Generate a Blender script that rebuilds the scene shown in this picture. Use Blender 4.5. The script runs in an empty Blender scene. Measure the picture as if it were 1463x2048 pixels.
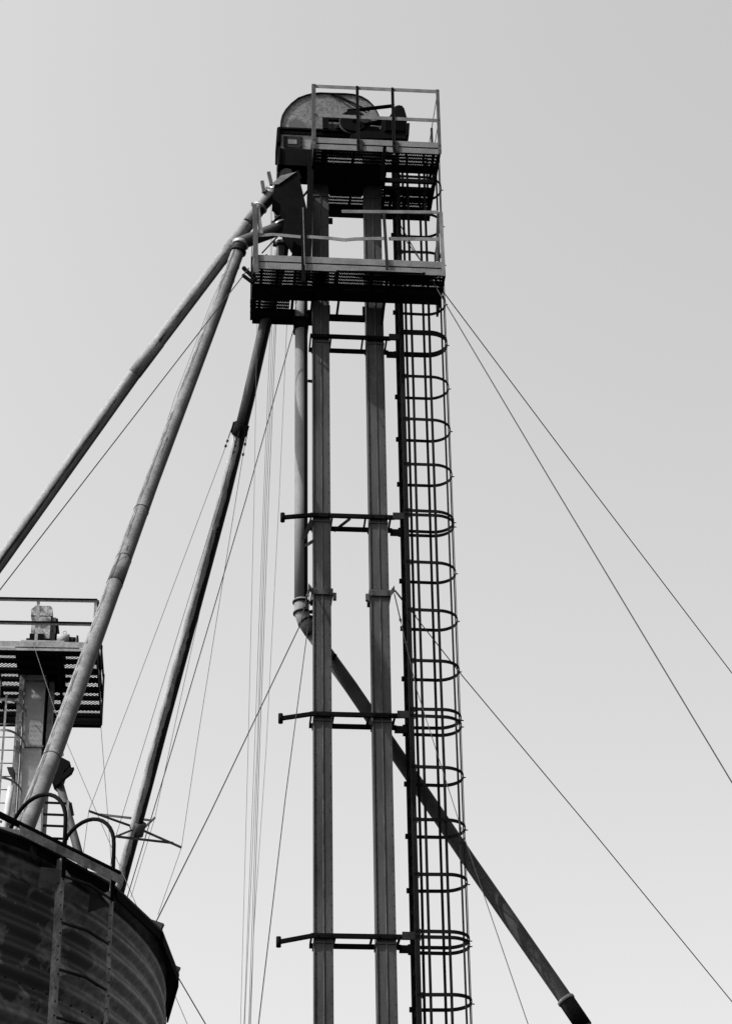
import bpy, math, random
from mathutils import Vector as V, Matrix
random.seed(7)
S = bpy.context.scene
COL = S.collection
# ------------------------------------------------------------------ camera, sky, sun, exposure
FPX = 4750.0
RHO = math.atan(121/7850); PIT = math.atan(FPX/7851)
c_, s_ = math.cos(PIT), math.sin(PIT); cr, sr = math.cos(RHO), math.sin(RHO)
FW = V((0, c_, s_)); R0 = V((1, 0, 0)); U0 = V((0, -s_, c_))
RT = R0*cr - U0*sr; UP = R0*sr + U0*cr
EYE = V((0, 0, 1.6))
cam = bpy.data.cameras.new('camera'); cam_o = bpy.data.objects.new('camera', cam); COL.objects.link(cam_o)
cam.sensor_fit = 'VERTICAL'; cam.sensor_height = 36; cam.lens = FPX/2048*36
cam.clip_start = 0.1; cam.clip_end = 5000
m3 = Matrix((RT, UP, -FW)).transposed()
cam_o.matrix_world = Matrix.Translation(EYE) @ m3.to_4x4()
S.camera = cam_o
SUN_EL = math.radians(44); SUN_AZ = math.radians(64)      # azimuth measured from the camera side towards the left
sun_dir = V((-math.cos(SUN_EL)*math.sin(SUN_AZ), -math.cos(SUN_EL)*math.cos(SUN_AZ), math.sin(SUN_EL)))
sl = bpy.data.lights.new('sun', 'SUN'); sl.energy = 4.2; sl.angle = math.radians(0.5); sl.color = (1, 1, 1)
so = bpy.data.objects.new('sun', sl); COL.objects.link(so)
so.rotation_euler = sun_dir.to_track_quat('Z', 'Y').to_euler()
w = bpy.data.worlds.new('World'); S.world = w; w.use_nodes = True
nt = w.node_tree; bg = nt.nodes['Background']; bg.inputs[1].default_value = 0.15
sky = nt.nodes.new('ShaderNodeTexSky'); sky.sky_type = 'NISHITA'; sky.sun_disc = False
sky.sun_elevation = SUN_EL; sky.sun_rotation = math.atan2(sun_dir.x, sun_dir.y)
sky.air_density = 1.0; sky.dust_density = 6.5; sky.ozone_density = 1.0
bw = nt.nodes.new('ShaderNodeRGBToBW')                      # the photograph is monochrome
nt.links.new(sky.outputs[0], bw.inputs[0]); nt.links.new(bw.outputs[0], bg.inputs[0])
S.view_settings.view_transform = 'Standard'; S.view_settings.look = 'None'
S.view_settings.exposure = 1.52; S.view_settings.gamma = 1; S.view_settings.use_curve_mapping = False
S.render.film_transparent = False

# ------------------------------------------------------------------ pixel rays -> world points on real planes
def ray(x, y): return FW*FPX + RT*(x-731.5) + UP*(1024-y)
def PY(x, y, Y):
    d = ray(x, y); return EYE + d*((Y-EYE.y)/d.y)
class Frame:                                               # a yawed ground frame: a to the right, b away, z up
    def __init__(s, O, psi):
        s.O = V((O[0], O[1], 0)); s.u = V((math.cos(psi), math.sin(psi), 0)); s.v = V((-math.sin(psi), math.cos(psi), 0))
    def W(s, a, b, z): return s.O + s.u*a + s.v*b + V((0, 0, z))
    def loc(s, P):
        q = P - s.O; return (q.dot(s.u), q.dot(s.v), P.z)
    def TB(s, x, y, b):
        d = ray(x, y); t = (s.O.dot(s.v)+b-EYE.dot(s.v))/d.dot(s.v); return EYE + d*t
    def LB(s, x, y, b): return s.loc(s.TB(x, y, b))
    def TZ(s, x, y, z):
        d = ray(x, y); return EYE + d*((z-EYE.z)/d.z)
    def LZ(s, x, y, z): return s.loc(s.TZ(x, y, z))
F1 = Frame(PY(628, 1300, 28), math.atan(.09))

# ------------------------------------------------------------------ materials (greys: the photograph is black and white)
def mat(name, v, v2=None, rough=.7, scale=6, det=6, lo=.4, hi=.62, spec=.09, stretch=None, uvstreak=None, dark=None, bump=0, speck=None, metal=0.0, uband=None):
    m = bpy.data.materials.new(name); m.use_nodes = True; n = m.node_tree.nodes; L = m.node_tree.links
    b = n['Principled BSDF']; b.inputs['Roughness'].default_value = rough; b.inputs['Metallic'].default_value = metal
    b.inputs['Specular IOR Level'].default_value = spec
    tc = n.new('ShaderNodeTexCoord'); mp = n.new('ShaderNodeMapping'); L.new(tc.outputs['Object'], mp.inputs[0])
    if stretch: mp.inputs['Scale'].default_value = stretch
    no = n.new('ShaderNodeTexNoise'); no.inputs['Scale'].default_value = scale; no.inputs['Detail'].default_value = det; no.inputs['Roughness'].default_value = .65
    L.new(mp.outputs[0], no.inputs['Vector'])
    mr = n.new('ShaderNodeMapRange'); mr.inputs[1].default_value = lo; mr.inputs[2].default_value = hi
    v2 = v*.6 if v2 is None else v2
    mr.inputs[3].default_value = v; mr.inputs[4].default_value = v2
    L.new(no.outputs[0], mr.inputs[0]); out = mr.outputs[0]
    if speck:                                              # fine mottling: spangle, grime specks
        n2 = n.new('ShaderNodeTexNoise'); n2.inputs['Scale'].default_value = speck[0]; n2.inputs['Detail'].default_value = 3
        L.new(tc.outputs['Object'], n2.inputs['Vector'])
        r2 = n.new('ShaderNodeMapRange'); r2.inputs[1].default_value = .35; r2.inputs[2].default_value = .65; r2.inputs[3].default_value = 1-speck[1]; r2.inputs[4].default_value = 1+speck[1]
        L.new(n2.outputs[0], r2.inputs[0]); mu = n.new('ShaderNodeMath'); mu.operation = 'MULTIPLY'
        L.new(out, mu.inputs[0]); L.new(r2.outputs[0], mu.inputs[1]); out = mu.outputs[0]
    if uvstreak:                                           # peeled paint and rust running along a pipe: (u freq, v freq, threshold, value)
        for fu, fv, th, val in uvstreak:
            mu_ = n.new('ShaderNodeMapping'); mu_.inputs['Scale'].default_value = (fu, fv, 1); L.new(tc.outputs['UV'], mu_.inputs[0])
            n3 = n.new('ShaderNodeTexNoise'); n3.inputs['Scale'].default_value = 1; n3.inputs['Detail'].default_value = 7; n3.inputs['Roughness'].default_value = .7
            L.new(mu_.outputs[0], n3.inputs['Vector'])
            r3 = n.new('ShaderNodeMapRange'); r3.inputs[1].default_value = th; r3.inputs[2].default_value = th+.03
            L.new(n3.outputs[0], r3.inputs[0]); mx = n.new('ShaderNodeMix'); mx.data_type = 'FLOAT'
            L.new(r3.outputs[0], mx.inputs[0]); L.new(out, mx.inputs[2]); mx.inputs[3].default_value = val; out = mx.outputs[0]
    if uband:                                              # bands along a pipe, cracks and tarred strips, also painted-in shade: (u centre, half width, raggedness, u freq, v freq, value)
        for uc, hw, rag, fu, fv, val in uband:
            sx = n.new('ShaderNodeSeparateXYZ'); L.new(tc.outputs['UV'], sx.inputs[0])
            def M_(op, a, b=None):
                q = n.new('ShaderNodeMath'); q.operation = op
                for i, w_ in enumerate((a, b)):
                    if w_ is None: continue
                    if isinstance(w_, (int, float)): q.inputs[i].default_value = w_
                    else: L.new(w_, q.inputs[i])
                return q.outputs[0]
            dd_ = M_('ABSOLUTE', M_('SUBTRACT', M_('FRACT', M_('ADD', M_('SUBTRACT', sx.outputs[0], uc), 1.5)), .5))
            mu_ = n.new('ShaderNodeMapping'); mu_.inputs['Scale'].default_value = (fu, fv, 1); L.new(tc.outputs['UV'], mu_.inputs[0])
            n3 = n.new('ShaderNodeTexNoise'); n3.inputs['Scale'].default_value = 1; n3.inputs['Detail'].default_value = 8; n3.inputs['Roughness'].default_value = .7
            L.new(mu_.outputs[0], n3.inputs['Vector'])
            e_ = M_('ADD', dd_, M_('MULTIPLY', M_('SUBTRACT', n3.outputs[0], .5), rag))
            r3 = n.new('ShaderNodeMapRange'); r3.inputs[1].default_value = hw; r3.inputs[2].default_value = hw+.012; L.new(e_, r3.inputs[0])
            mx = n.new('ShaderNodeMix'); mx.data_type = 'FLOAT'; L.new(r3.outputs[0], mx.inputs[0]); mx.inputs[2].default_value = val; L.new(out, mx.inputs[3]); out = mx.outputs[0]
    if dark:                                               # stains and dark patches with a shape of their own: [(centre, radius, value)]
        for cpt, rad, val in dark:
            sb = n.new('ShaderNodeVectorMath'); sb.operation = 'DISTANCE'; L.new(tc.outputs['Object'], sb.inputs[0]); sb.inputs[1].default_value = cpt
            n4 = n.new('ShaderNodeTexNoise'); n4.inputs['Scale'].default_value = 14; n4.inputs['Detail'].default_value = 8; L.new(tc.outputs['Object'], n4.inputs['Vector'])
            ad = n.new('ShaderNodeMath'); ad.operation = 'MULTIPLY_ADD'; ad.inputs[1].default_value = rad*1.5; L.new(n4.outputs[0], ad.inputs[0]); L.new(sb.outputs['Value'], ad.inputs[2])
            r4 = n.new('ShaderNodeMapRange'); r4.inputs[1].default_value = rad*1.68; r4.inputs[2].default_value = rad*1.78; L.new(ad.outputs[0], r4.inputs[0])
            mx = n.new('ShaderNodeMix'); mx.data_type = 'FLOAT'; L.new(r4.outputs[0], mx.inputs[0]); mx.inputs[2].default_value = val; L.new(out, mx.inputs[3]); out = mx.outputs[0]
    cb = n.new('ShaderNodeCombineColor'); 
    for i in range(3): L.new(out, cb.inputs[i])
    L.new(cb.outputs[0], b.inputs['Base Color'])
    if bump:
        bp = n.new('ShaderNodeBump'); bp.inputs['Strength'].default_value = bump; bp.inputs['Distance'].default_value = .01
        L.new(no.outputs[0], bp.inputs['Height']); L.new(bp.outputs[0], b.inputs['Normal'])
    return m
M = {}
CX, CY, RS, ZE = -6.23, 19.711, 4.4, 9.024                   # the near grain bin
def cyl(x, y, R):
    d = ray(x, y); ox, oy = EYE.x-CX, EYE.y-CY
    A = d.x**2+d.y**2; B = 2*(ox*d.x+oy*d.y); C = ox*ox+oy*oy-R*R
    t = (-B-math.sqrt(max(B*B-4*A*C, 0)))/(2*A); return EYE+d*t
SILO_PATCHES = [(tuple(cyl(x, y, RS)), rr) for x, y, rr in ((8, 1822, .12), (32, 1838, .13), (60, 1845, .12), (58, 1880, .14), (160, 1905, .2), (85, 1815, .15), (32, 1900, .14), (20, 1962, .16), (75, 1968, .18), (110, 1970, .12), (40, 1788, .14))]  # dark patches spread over the bin wall
M['leg'] = mat('galvanised_casing', .030, .011, stretch=(1, 1, .22), scale=2.6, lo=.38, hi=.66, speck=(60, .15), bump=.15)
M['seam'] = mat('seam', .07, .02, scale=3, rough=.5)
M['board'] = mat('weathered_board', .080, .058, scale=5, speck=(45, .1), bump=.15)
M['rail'] = mat('galvanised_rail', .085, .05, scale=4, speck=(50, .1))
M['post'] = mat('dull_post', .038, .02, scale=5, speck=(50, .12))
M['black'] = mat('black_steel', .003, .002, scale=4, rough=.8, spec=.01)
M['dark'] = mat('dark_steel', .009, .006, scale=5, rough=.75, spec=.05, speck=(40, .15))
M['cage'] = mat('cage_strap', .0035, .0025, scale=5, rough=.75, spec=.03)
M['hood'] = mat('hood_sheet', .070, .050, scale=2.5, speck=(24, .32), bump=.2, dark=[(tuple(F1.TB(594, 252, 0)-F1.W(.5, .15, 0)), .14, .035)])
M['chute'] = mat('chute_sheet', .09, .055, scale=4, speck=(40, .12))
M['bright'] = mat('bright_clamp', .15, .08, scale=12, rough=.35, spec=.6, metal=.4)
M['pipeA'] = mat('grey_spout', .12, .07, scale=2.2, lo=.35, hi=.65, speck=(30, .16), uvstreak=[(14, .35, .6, .05)], uband=[(.93, .012, .25, 9, 1.1, .012), (.70, .10, .10, 6, .5, .03)], bump=.15)  # the wide band darkens the right side
M['pipeB'] = mat('peeling_spout', .088, .042, scale=2.2, lo=.35, hi=.65, speck=(30, .18), uvstreak=[(12, 1.4, .62, .016)], uband=[(.06, .004, .22, 7, .8, .010), (.10, .002, .30, 14, 2.4, .014), (.72, .13, .08, 5, .5, .035)], bump=.25)  # thin bands are cracks, the wide one darkens the right side
M['pipeC'] = mat('rusty_spout', .13, .08, scale=2.2, speck=(50, .12), uvstreak=[(10, 2.5, .66, .02)], uband=[(.76, .155, .26, 7, 2.2, .005), (.02, .01, .25, 9, 2.5, .03)], bump=.25)  # right band: ragged tar-like strip plus painted shade of the unlit side
M['pipeC2'] = mat('grimy_spout', .045, .028, scale=2.5, speck=(60, .2), uvstreak=[(30, 30, .70, .16)], uband=[(.76, .15, .16, 5, .8, .006)], bump=.25)  # right band carries that strip and painted shade up the grimy length
M['pipeD'] = mat('plain_spout', .085, .07, scale=1.5, speck=(40, .05), uband=[(.74, .17, .02, 3, .4, .008)], uvstreak=[(5, .5, .7, .05)])  # right band paints the shade of the unlit side into the colour
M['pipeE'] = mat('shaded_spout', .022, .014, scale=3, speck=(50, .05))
M['silo'] = mat('silo_sheet', .056, .016, scale=1.7, det=9, lo=.44, hi=.68, stretch=(1, 1, 1.8), speck=(16, .45), rough=.5, spec=.2, bump=.15,
                dark=[(tuple(V(q)-V((-6.215, 19.711, 0))), rr, .010) for q, rr in SILO_PATCHES])
M['siloroof'] = mat('silo_roof', .006, .004, scale=3)
M['siloladder'] = mat('silo_ladder', .12, .05, scale=6, speck=(40, .25))
M['far'] = mat('far_casing', .16, .12, scale=2.0, speck=(16, .1), bump=.15)
M['farboard'] = mat('far_board', .13, .08, scale=3, speck=(20, .2))
M['rust'] = mat('rusty_box', .15, .035, scale=3.2, lo=.45, hi=.55, det=9, speck=(25, .3))
M['farleg'] = mat('far_angle', .10, .05, scale=5, speck=(25, .3))
M['cable'] = mat('steel_cable', .008, .006, rough=.7, spec=.1)
M['thin'] = mat('thin_cable', .03, .02, rough=.7, spec=.1)
M['ground'] = mat('ground', .06, .035, scale=.6, det=10)

# ------------------------------------------------------------------ mesh builder
class MB:
    def __init__(s): s.v = []; s.f = []; s.sm = []; s.uv = []
    def quadbox(s, P):                                      # 8 corners: 0-3 bottom, 4-7 top
        i = len(s.v); s.v += [V(p) for p in P]
        for q in ((3, 2, 1, 0), (4, 5, 6, 7), (0, 1, 5, 4), (1, 2, 6, 5), (2, 3, 7, 6), (3, 0, 4, 7)):
            s.f.append([i+k for k in q]); s.sm.append(False); s.uv.append(None)
        return s
    def box(s, fr, a0, a1, b0, b1, z0, z1):
        if a0 > a1: a0, a1 = a1, a0
        if b0 > b1: b0, b1 = b1, b0
        if z0 > z1: z0, z1 = z1, z0
        return s.quadbox([fr.W(a, b, z) for z in (z0, z1) for a, b in ((a0, b0), (a1, b0), (a1, b1), (a0, b1))])
    def bar(s, p, q, w, h, side=V((0, 0, 1))):              # w across side x dir, h along 'side'
        p, q = V(p), V(q); d = (q-p).normalized(); sd = V(side); sd = (sd - d*sd.dot(d))
        if sd.length < 1e-4: sd = V((0, 1, 0)) - d*d.y
        sd.normalize(); x = d.cross(sd)
        P = [r + x*(w/2*i) + sd*(h/2*j) for r in (p, q) for i, j in ((-1, -1), (1, -1), (1, 1), (-1, 1))]
        return s.quadbox(P)
    def tube(s, pts, rad, seg=16, cap=True):
        pts = [V(p) for p in pts]; n = len(pts)
        if not hasattr(rad, '__len__'): rad = [rad]*n
        ds = []
        for k in range(n):
            a = pts[max(k-1, 0)]; b = pts[min(k+1, n-1)]
            if 0 < k < n-1: d = (pts[k]-a).normalized() + (b-pts[k]).normalized()
            else: d = b-a
            ds.append(d.normalized() if d.length > 1e-9 else (pts[-1]-pts[0]).normalized())
        t = ds[0]; ref = V((0, -1, 0)) if abs(t.y) < .9 else V((0, 0, 1))
        x = (ref - t*ref.dot(t)).normalized(); i0 = len(s.v); ln = 0
        L = []
        for k in range(n):
            t = ds[k]; x = (x - t*x.dot(t)).normalized(); y = t.cross(x)
            if k: ln += (pts[k]-pts[k-1]).length
            L.append(ln)
            mit = 1.0
            if 0 < k < n-1:
                cs = (pts[k]-pts[k-1]).normalized().dot(t); mit = 1/max(cs, .5)
                bend = ((pts[k+1]-pts[k]).normalized()-(pts[k]-pts[k-1]).normalized())
                bd = bend.normalized() if bend.length > 1e-3 else None
            else: bd = None
            for j in range(seg):
                a = 2*math.pi*j/seg; o = (x*math.cos(a) + y*math.sin(a))*rad[k]
                if bd is not None: o = o + bd*(o.dot(bd)*(mit-1))
                s.v.append(pts[k]+o)
        for k in range(n-1):
            for j in range(seg):
                j2 = (j+1) % seg; a = i0+k*seg
                s.f.append([a+j, a+j2, a+seg+j2, a+seg+j]); s.sm.append(True)
                s.uv.append([(j/seg, L[k]), ((j+1)/seg, L[k]), ((j+1)/seg, L[k+1]), (j/seg, L[k+1])])
        if cap:
            s.f.append([i0+j for j in range(seg)][::-1]); s.sm.append(False); s.uv.append(None)
            s.f.append([i0+(n-1)*seg+j for j in range(seg)]); s.sm.append(False); s.uv.append(None)
        return s
    def strap(s, path, normals_w, w, t):                     # flat strap along path; w along normals_w (vector), t thickness outward handled by offsetting
        pass
    def prism(s, pts, ext):                                  # planar outline extruded by vector
        i = len(s.v); n = len(pts); e = V(ext)
        s.v += [V(p) for p in pts] + [V(p)+e for p in pts]
        s.f.append(list(range(i, i+n))); s.f.append(list(range(i+n, i+2*n))[::-1])
        for k in range(n):
            k2 = (k+1) % n; s.f.append([i+k2, i+k, i+n+k, i+n+k2])
        s.sm += [False]*(n+2); s.uv += [None]*(n+2)
        return s
    def ribbon(s, path, out, wdir, w, t):                    # strap: path points, per point outward vectors, width direction
        n = len(path); i = len(s.v); wd = V(wdir).normalized()*(w/2)
        for p, o in zip(path, out):
            p = V(p); o = V(o).normalized()*t
            s.v += [p-wd, p+wd, p+wd+o, p-wd+o]
        for k in range(n-1):
            a = i+4*k; b = a+4
            for q in range(4):
                q2 = (q+1) % 4; s.f.append([a+q, a+q2, b+q2, b+q]); s.sm.append(False); s.uv.append(None)
        s.f.append([i, i+3, i+2, i+1]); s.f.append([i+4*(n-1)+k for k in range(4)]); s.sm += [False]*2; s.uv += [None]*2
        return s
    def build(s, name, m, parent=None, label=None):
        me = bpy.data.meshes.new(name); org = ORG.get(parent.as_pointer(), V((0, 0, 0))) if parent else V((0, 0, 0))
        me.from_pydata([tuple(v-org) for v in s.v], [], s.f)
        uv = me.uv_layers.new(name='UVMap')
        k = 0
        for f, u in zip(s.f, s.uv):
            for q in range(len(f)):
                if u: uv.data[k].uv = u[q]
                k += 1
        me.polygons.foreach_set('use_smooth', s.sm); me.materials.append(m); me.update()
        o = bpy.data.objects.new(name, me); COL.objects.link(o)
        if parent: o.parent = parent; ORG[o.as_pointer()] = org
        if label: o['label'] = label
        return o
def split(mb, name, m, parent):                              # one object for each group of touching pieces
    n = len(mb.v); par = list(range(n))
    def fd(i):
        while par[i] != i: par[i] = par[par[i]]; i = par[i]
        return i
    for f in mb.f:
        for q in f[1:]: par[fd(q)] = fd(f[0])
    comp = {}
    for i in range(n): comp.setdefault(fd(i), []).append(i)
    boxes = []
    for ids in comp.values():
        lo = [min(mb.v[i][k] for i in ids)-.006 for k in range(3)]; hi = [max(mb.v[i][k] for i in ids)+.006 for k in range(3)]
        boxes.append([lo, hi, ids])
    ch = True
    while ch:
        ch = False
        for i in range(len(boxes)):
            for j in range(i+1, len(boxes)):
                A, B = boxes[i], boxes[j]
                if all(A[0][k] <= B[1][k] and B[0][k] <= A[1][k] for k in range(3)):
                    boxes[i] = [[min(A[0][k], B[0][k]) for k in range(3)], [max(A[1][k], B[1][k]) for k in range(3)], A[2]+B[2]]
                    del boxes[j]; ch = True; break
            if ch: break
    outs = []
    for _, _, ids in boxes:
        mp = {i: k for k, i in enumerate(ids)}; nb = MB(); nb.v = [mb.v[i] for i in ids]
        for f, sm, uv in zip(mb.f, mb.sm, mb.uv):
            if f[0] in mp: nb.f.append([mp[i] for i in f]); nb.sm.append(sm); nb.uv.append(uv)
        outs.append(nb.build(name, m, parent))
    return outs
ORG = {}
def thing(name, label, cat, loc=(0, 0, 0), group=None):
    o = bpy.data.objects.new(name, None); COL.objects.link(o); o.location = loc; o.empty_display_size = .2
    o['label'] = label; o['category'] = cat
    if group: o['group'] = group
    ORG[o.as_pointer()] = V(loc); return o
def single(name, mb, m, label, cat, group=None):
    o = mb.build(name, m); o['label'] = label; o['category'] = cat
    if group: o['group'] = group
    return o
def bolts(mb, fr, pts, r=.012, dy=.015):                     # bolt heads on faces that look along -b
    for a, b, z in pts: mb.tube([fr.W(a, b, z), fr.W(a, b-dy, z)], r, 6)
def collar(parent, p, d, r, w=.035, name='clamp_ring', m='bright', lug=True, side=V((-1, 0, 0))):
    p = V(p); d = V(d).normalized(); mb = MB()
    mb.tube([p-d*w/2, p-d*w/3, p+d*w/3, p+d*w/2], [r+.004, r+.016, r+.016, r+.004], 28)
    if lug:
        s1 = V(side) - d*V(side).dot(d); s1.normalize(); s2 = d.cross(s1)
        for k in (-1, 1): mb.bar(p+s1*(r+.005)+s2*.02*k, p+s1*(r+.05)+s2*.02*k, .008, w, d)
        mb.tube([p+s1*(r+.035)-s2*.05, p+s1*(r+.035)+s2*.05], .008, 6)
    return mb.build(name, M[m], parent)

# ------------------------------------------------------------------ ground (one sheet to the horizon)
g = MB(); n = 24
for i in range(n+1):
    for j in range(n+1):
        g.v.append(V(((i/n-.5)*3000, (j/n-.5)*3000+200, 0)))
for i in range(n):
    for j in range(n):
        a = i*(n+1)+j; g.f.append([a, a+n+1, a+n+2, a+1]); g.sm.append(False); g.uv.append(None)
gr = g.build('ground', M['ground']); gr['kind'] = 'structure'

# ------------------------------------------------------------------ MAIN BUCKET ELEVATOR
be = thing('bucket_elevator', 'tall twin leg bucket elevator with a domed grey hood at its top', 'grain elevator', F1.W(.5, .15, 0))
LEGS = ((-.004, .226), (.772, 1.012)); LD = .28
z_p1 = F1.LB(640, 374, 0)[2]; z_p2 = F1.LB(640, 600, 0)[2]
hz = 25.40                                                    # underside of the hood
arm_z = [F1.LB(700, y, -.03)[2] for y in (675, 1033, 1430, 1873)]
for a0, a1 in LEGS:
    leg = MB().box(F1, a0, a1, 0, LD, .5, hz-.02).build('leg_casing', M['leg'], be)
    am = (a0+a1)/2; sm = MB()
    sm.box(F1, am-.004, am+.004, -.010, -.0005, .5, 24.9)
    sm.build('seam', M['seam'], leg)
    fl = MB()                                                 # flanged joints, corner flanges
    for z in [arm_z[k]-.07 for k in range(4)] + [arm_z[-1]-3.2*k for k in range(1, 4)]:
        fl.box(F1, a0-.012, a1+.012, -.014, LD+.014, z-.012, z+.012)
    for z in (24.1, 22.75):
        fl.box(F1, a0-.012, a1+.012, -.014, LD+.014, z-.012, z+.012)
    bolts(fl, F1, [(a0+.03+k*(a1-a0-.06)/4, -.014, z+.0) for z in arm_z for k in range(5)], .007, .012)
    split(fl, 'joint_flange', M['leg'], leg)
    cf = MB()
    rv = MB(); zz = 10.4
    while zz < 24.5:
        for a in (a0+.018, a1-.018): rv.tube([F1.W(a, 0, zz), F1.W(a, -.006, zz)], .006, 6)
        zz += .16
    rv_o = rv.build('rivet_rows', M['dark'], leg); rv_o['kind'] = 'stuff'
    for a in (a0, a1):
        cf.box(F1, a-.004, a+.004, -.012, -.0007, .5, 24.6)
    split(cf, 'corner_flange', M['leg'], leg)
# boot of the elevator on the ground
bt = MB().box(F1, -.25, 1.26, -.12, LD+.12, 0, .9); bt.box(F1, -.32, 1.33, -.16, LD+.16, .9, .95); bt.build('boot', M['dark'], be)
# cross frames: front bar, rear bar, end plates, stub arm with a short crosswise tube end
arm_px = {1: (565, 1035), 2: (561, 1437), 3: (557, 1884)}
for k, z in enumerate(arm_z):
    mb = MB()
    mb.box(F1, -.03, 1.11, -.055, -.016, z-.028, z+.03)
    mb.box(F1, -.03, 1.11, LD+.016, LD+.055, z-.03, z+.03)
    mb.box(F1, -.05, -.031, -.055, LD+.055, z-.03, z+.03)
    for a in (.24, .70, 1.045): mb.box(F1, a, a+.022, -.0155, LD+.0155, z-.026, z+.026)
    bolts(mb, F1, [(a, -.055, z) for a in (.03, .2, .8, .98, 1.06)], .01, .02)
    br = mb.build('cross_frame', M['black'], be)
    if k:
        x, y = arm_px[k]; p = F1.TB(x, y, -.035); q = F1.W(-.03, -.035, z)
        st = MB().bar(p, q, .045, .05)
        st.tube([p+V((0, 0, -.065)), p+V((0, 0, .065))], .032, 14)
        st.build('stub_arm', M['black'], br)
    if k == 1:
        kb = MB(); kb.bar(F1.TB(668, 1062, .26), F1.TB(700, 1037, .1), .012, .045, V((0, 0, 1)))
        kb.bar(F1.TB(606, 1078, .0), F1.TB(624, 1040, -.02), .02, .06, V((1, 0, 0)))
        kb.bar(F1.TB(610, 1092, .1), F1.TB(626, 1082, 0), .012, .05)
        split(kb, 'knee_brace', M['dark'], br)
    lp = MB()                                                # plates reaching to the ladder
    lp.box(F1, 1.085, 1.25, -.085, -.056, z-.045, z+.055)
    lp.box(F1, 1.085, 1.25, LD+.056, LD+.085, z-.06, z+.04)
    split(lp, 'ladder_bracket', M['dark'], br)
# upper cross frame under the lower platform
mb = MB(); zz = F1.LB(700, 638, .28)[2]
mb.box(F1, .228, .77, LD-.03, LD, zz-.055, zz+.055); mb.box(F1, .228, .26, LD-.05, LD-.031, zz-.06, zz+.2); mb.box(F1, .735, .77, LD-.05, LD-.031, zz-.06, zz+.2)
mb.build('cross_frame', M['black'], be)
for (x, y, a_w) in ((662, 441, .04),):
    l = F1.LB(x, y, .0); mb = MB().box(F1, .232, .29, .0, .04, l[2]-.04, l[2]+.05); bolts(mb, F1, [(.25+.022*i, .0, l[2]-.02+.04*j) for i in range(2) for j in range(2)], .007); mb.build('lug_plate', M['black'], be)
# guy bands half way down
zb = F1.LB(640, 1184, 0)[2]
for i, (a0, a1) in enumerate(LEGS):
    mb = MB(); mb.box(F1, a0-.016, a1+.016, -.03, -.0145, zb-.045, zb+.045); mb.box(F1, a0-.03, a0-.0165, -.03, LD+.03, zb-.045, zb+.045); mb.box(F1, a1+.0165, a1+.03, -.03, LD+.03, zb-.045, zb+.045)
    mb.box(F1, a0-.016, a1+.016, LD+.0145, LD+.03, zb-.045, zb+.045)
    e = a0-.03 if i == 0 else a1+.03; sg = -1 if i == 0 else 1
    mb.prism([F1.W(e, -.045, zb-.045), F1.W(e+sg*.05, -.045, zb+.02), F1.W(e+sg*.045, -.045, zb+.11), F1.W(e, -.045, zb+.05)], F1.v*.012)
    ee = a1+.03 if i == 0 else a0-.03
    mb.box(F1, ee, ee-sg*.045, -.03, .02, zb-.12, zb-.02)
    bolts(mb, F1, [(a0+.02, -.03, zb+.02), (a1-.02, -.03, zb+.02), (a1-.02, -.03, zb-.02), (a0+.02, -.03, zb-.02)], .008)
    mb.build('guy_band', M['leg'], be)
# hood: rounded head housing
hp = [(561, 257), (562, 245), (565, 233), (572, 221), (583, 209), (597, 198), (612, 192.5), (624, 189.5), (640, 188), (665, 189), (690, 189.5), (706, 191), (722, 195.5), (735, 203), (746, 214), (753, 226), (759, 240), (765, 258)]
P = [F1.TB(x, y, 0) for x, y in hp]
HD = .42
hood = MB().prism(P, F1.v*HD).build('hood', M['hood'], be)
ctr = F1.W(.3, 0, 25.4); outw = [(p-ctr) for p in P]
lip = MB()
lip.ribbon([p-F1.v*.014 for p in P], outw, F1.v, .03, .012); lip.ribbon([p+F1.v*(HD+.014) for p in P], outw, F1.v, .03, .012)
lip.build('hood_rim', M['dark'], hood)
dome_top = F1.LB(640, 188, 0)[2]
# head base frame
x0 = F1.LB(555, 262, -.03); x1 = F1.LB(735, 266, -.03)
mb = MB(); zt = F1.LB(600, 257.5, -.05)[2]
mb.box(F1, x0[0], 1.25, -.075, HD+.06, zt-.03, zt); mb.box(F1, x0[0], 1.25, -.03, -.012, zt-.10, zt-.031)
mb.box(F1, x0[0], 1.25, HD+.012, HD+.03, zt-.10, zt-.031); mb.box(F1, x0[0]-.012, x0[0]+.03, -.085, HD+.05, zt-.30, zt-.0305)
mb.build('head_frame', M['black'], be)
mb = MB(); mb.box(F1, x0[0]+.08, .15, -.034, -.0305, zt-.085, zt-.045)
bolts(mb, F1, [(x0[0]+.07+.085*k, -.034, zt-.062) for k in range(8)], .012)
mb.build('flange_strip', M['dark'], be)
# throat and chute under the hood, with inspection door
t0 = F1.LB(562, 268, -.02); t1 = F1.LB(624, 300, -.02); zc0, zc1 = F1.LB(600, 301, -.02)[2], zt-.1005
ch = MB().box(F1, t0[0], -.005, -.02, HD, zc0, zc1).build('discharge_chute', M['chute'], be)
d0 = F1.LB(567, 272, -.03); d1 = F1.LB(604, 296, -.03)
mb = MB().box(F1, d0[0], d1[0], -.035, -.021, d1[2], d0[2]); bolts(mb, F1, [(a, -.035, z) for a in (d0[0]+.02, d1[0]-.02) for z in (d0[2]-.03, (d0[2]+d1[2])/2, d1[2]+.03)], .011)
mb.build('inspection_door', M['dark'], ch)
mb = MB(); mm = ((d0[0]+d1[0])/2, (d0[2]+d1[2])/2)
mb.box(F1, mm[0]-.075, mm[0]+.06, -.041, -.0355, mm[1]-.045, mm[1]+.04); mb.build('door_highlight', M['chute'], ch)  # pale panel painting in the highlight at the door's centre
f0 = F1.LB(556, 302, -.06); f1 = F1.LB(556, 331, -.06)
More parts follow.
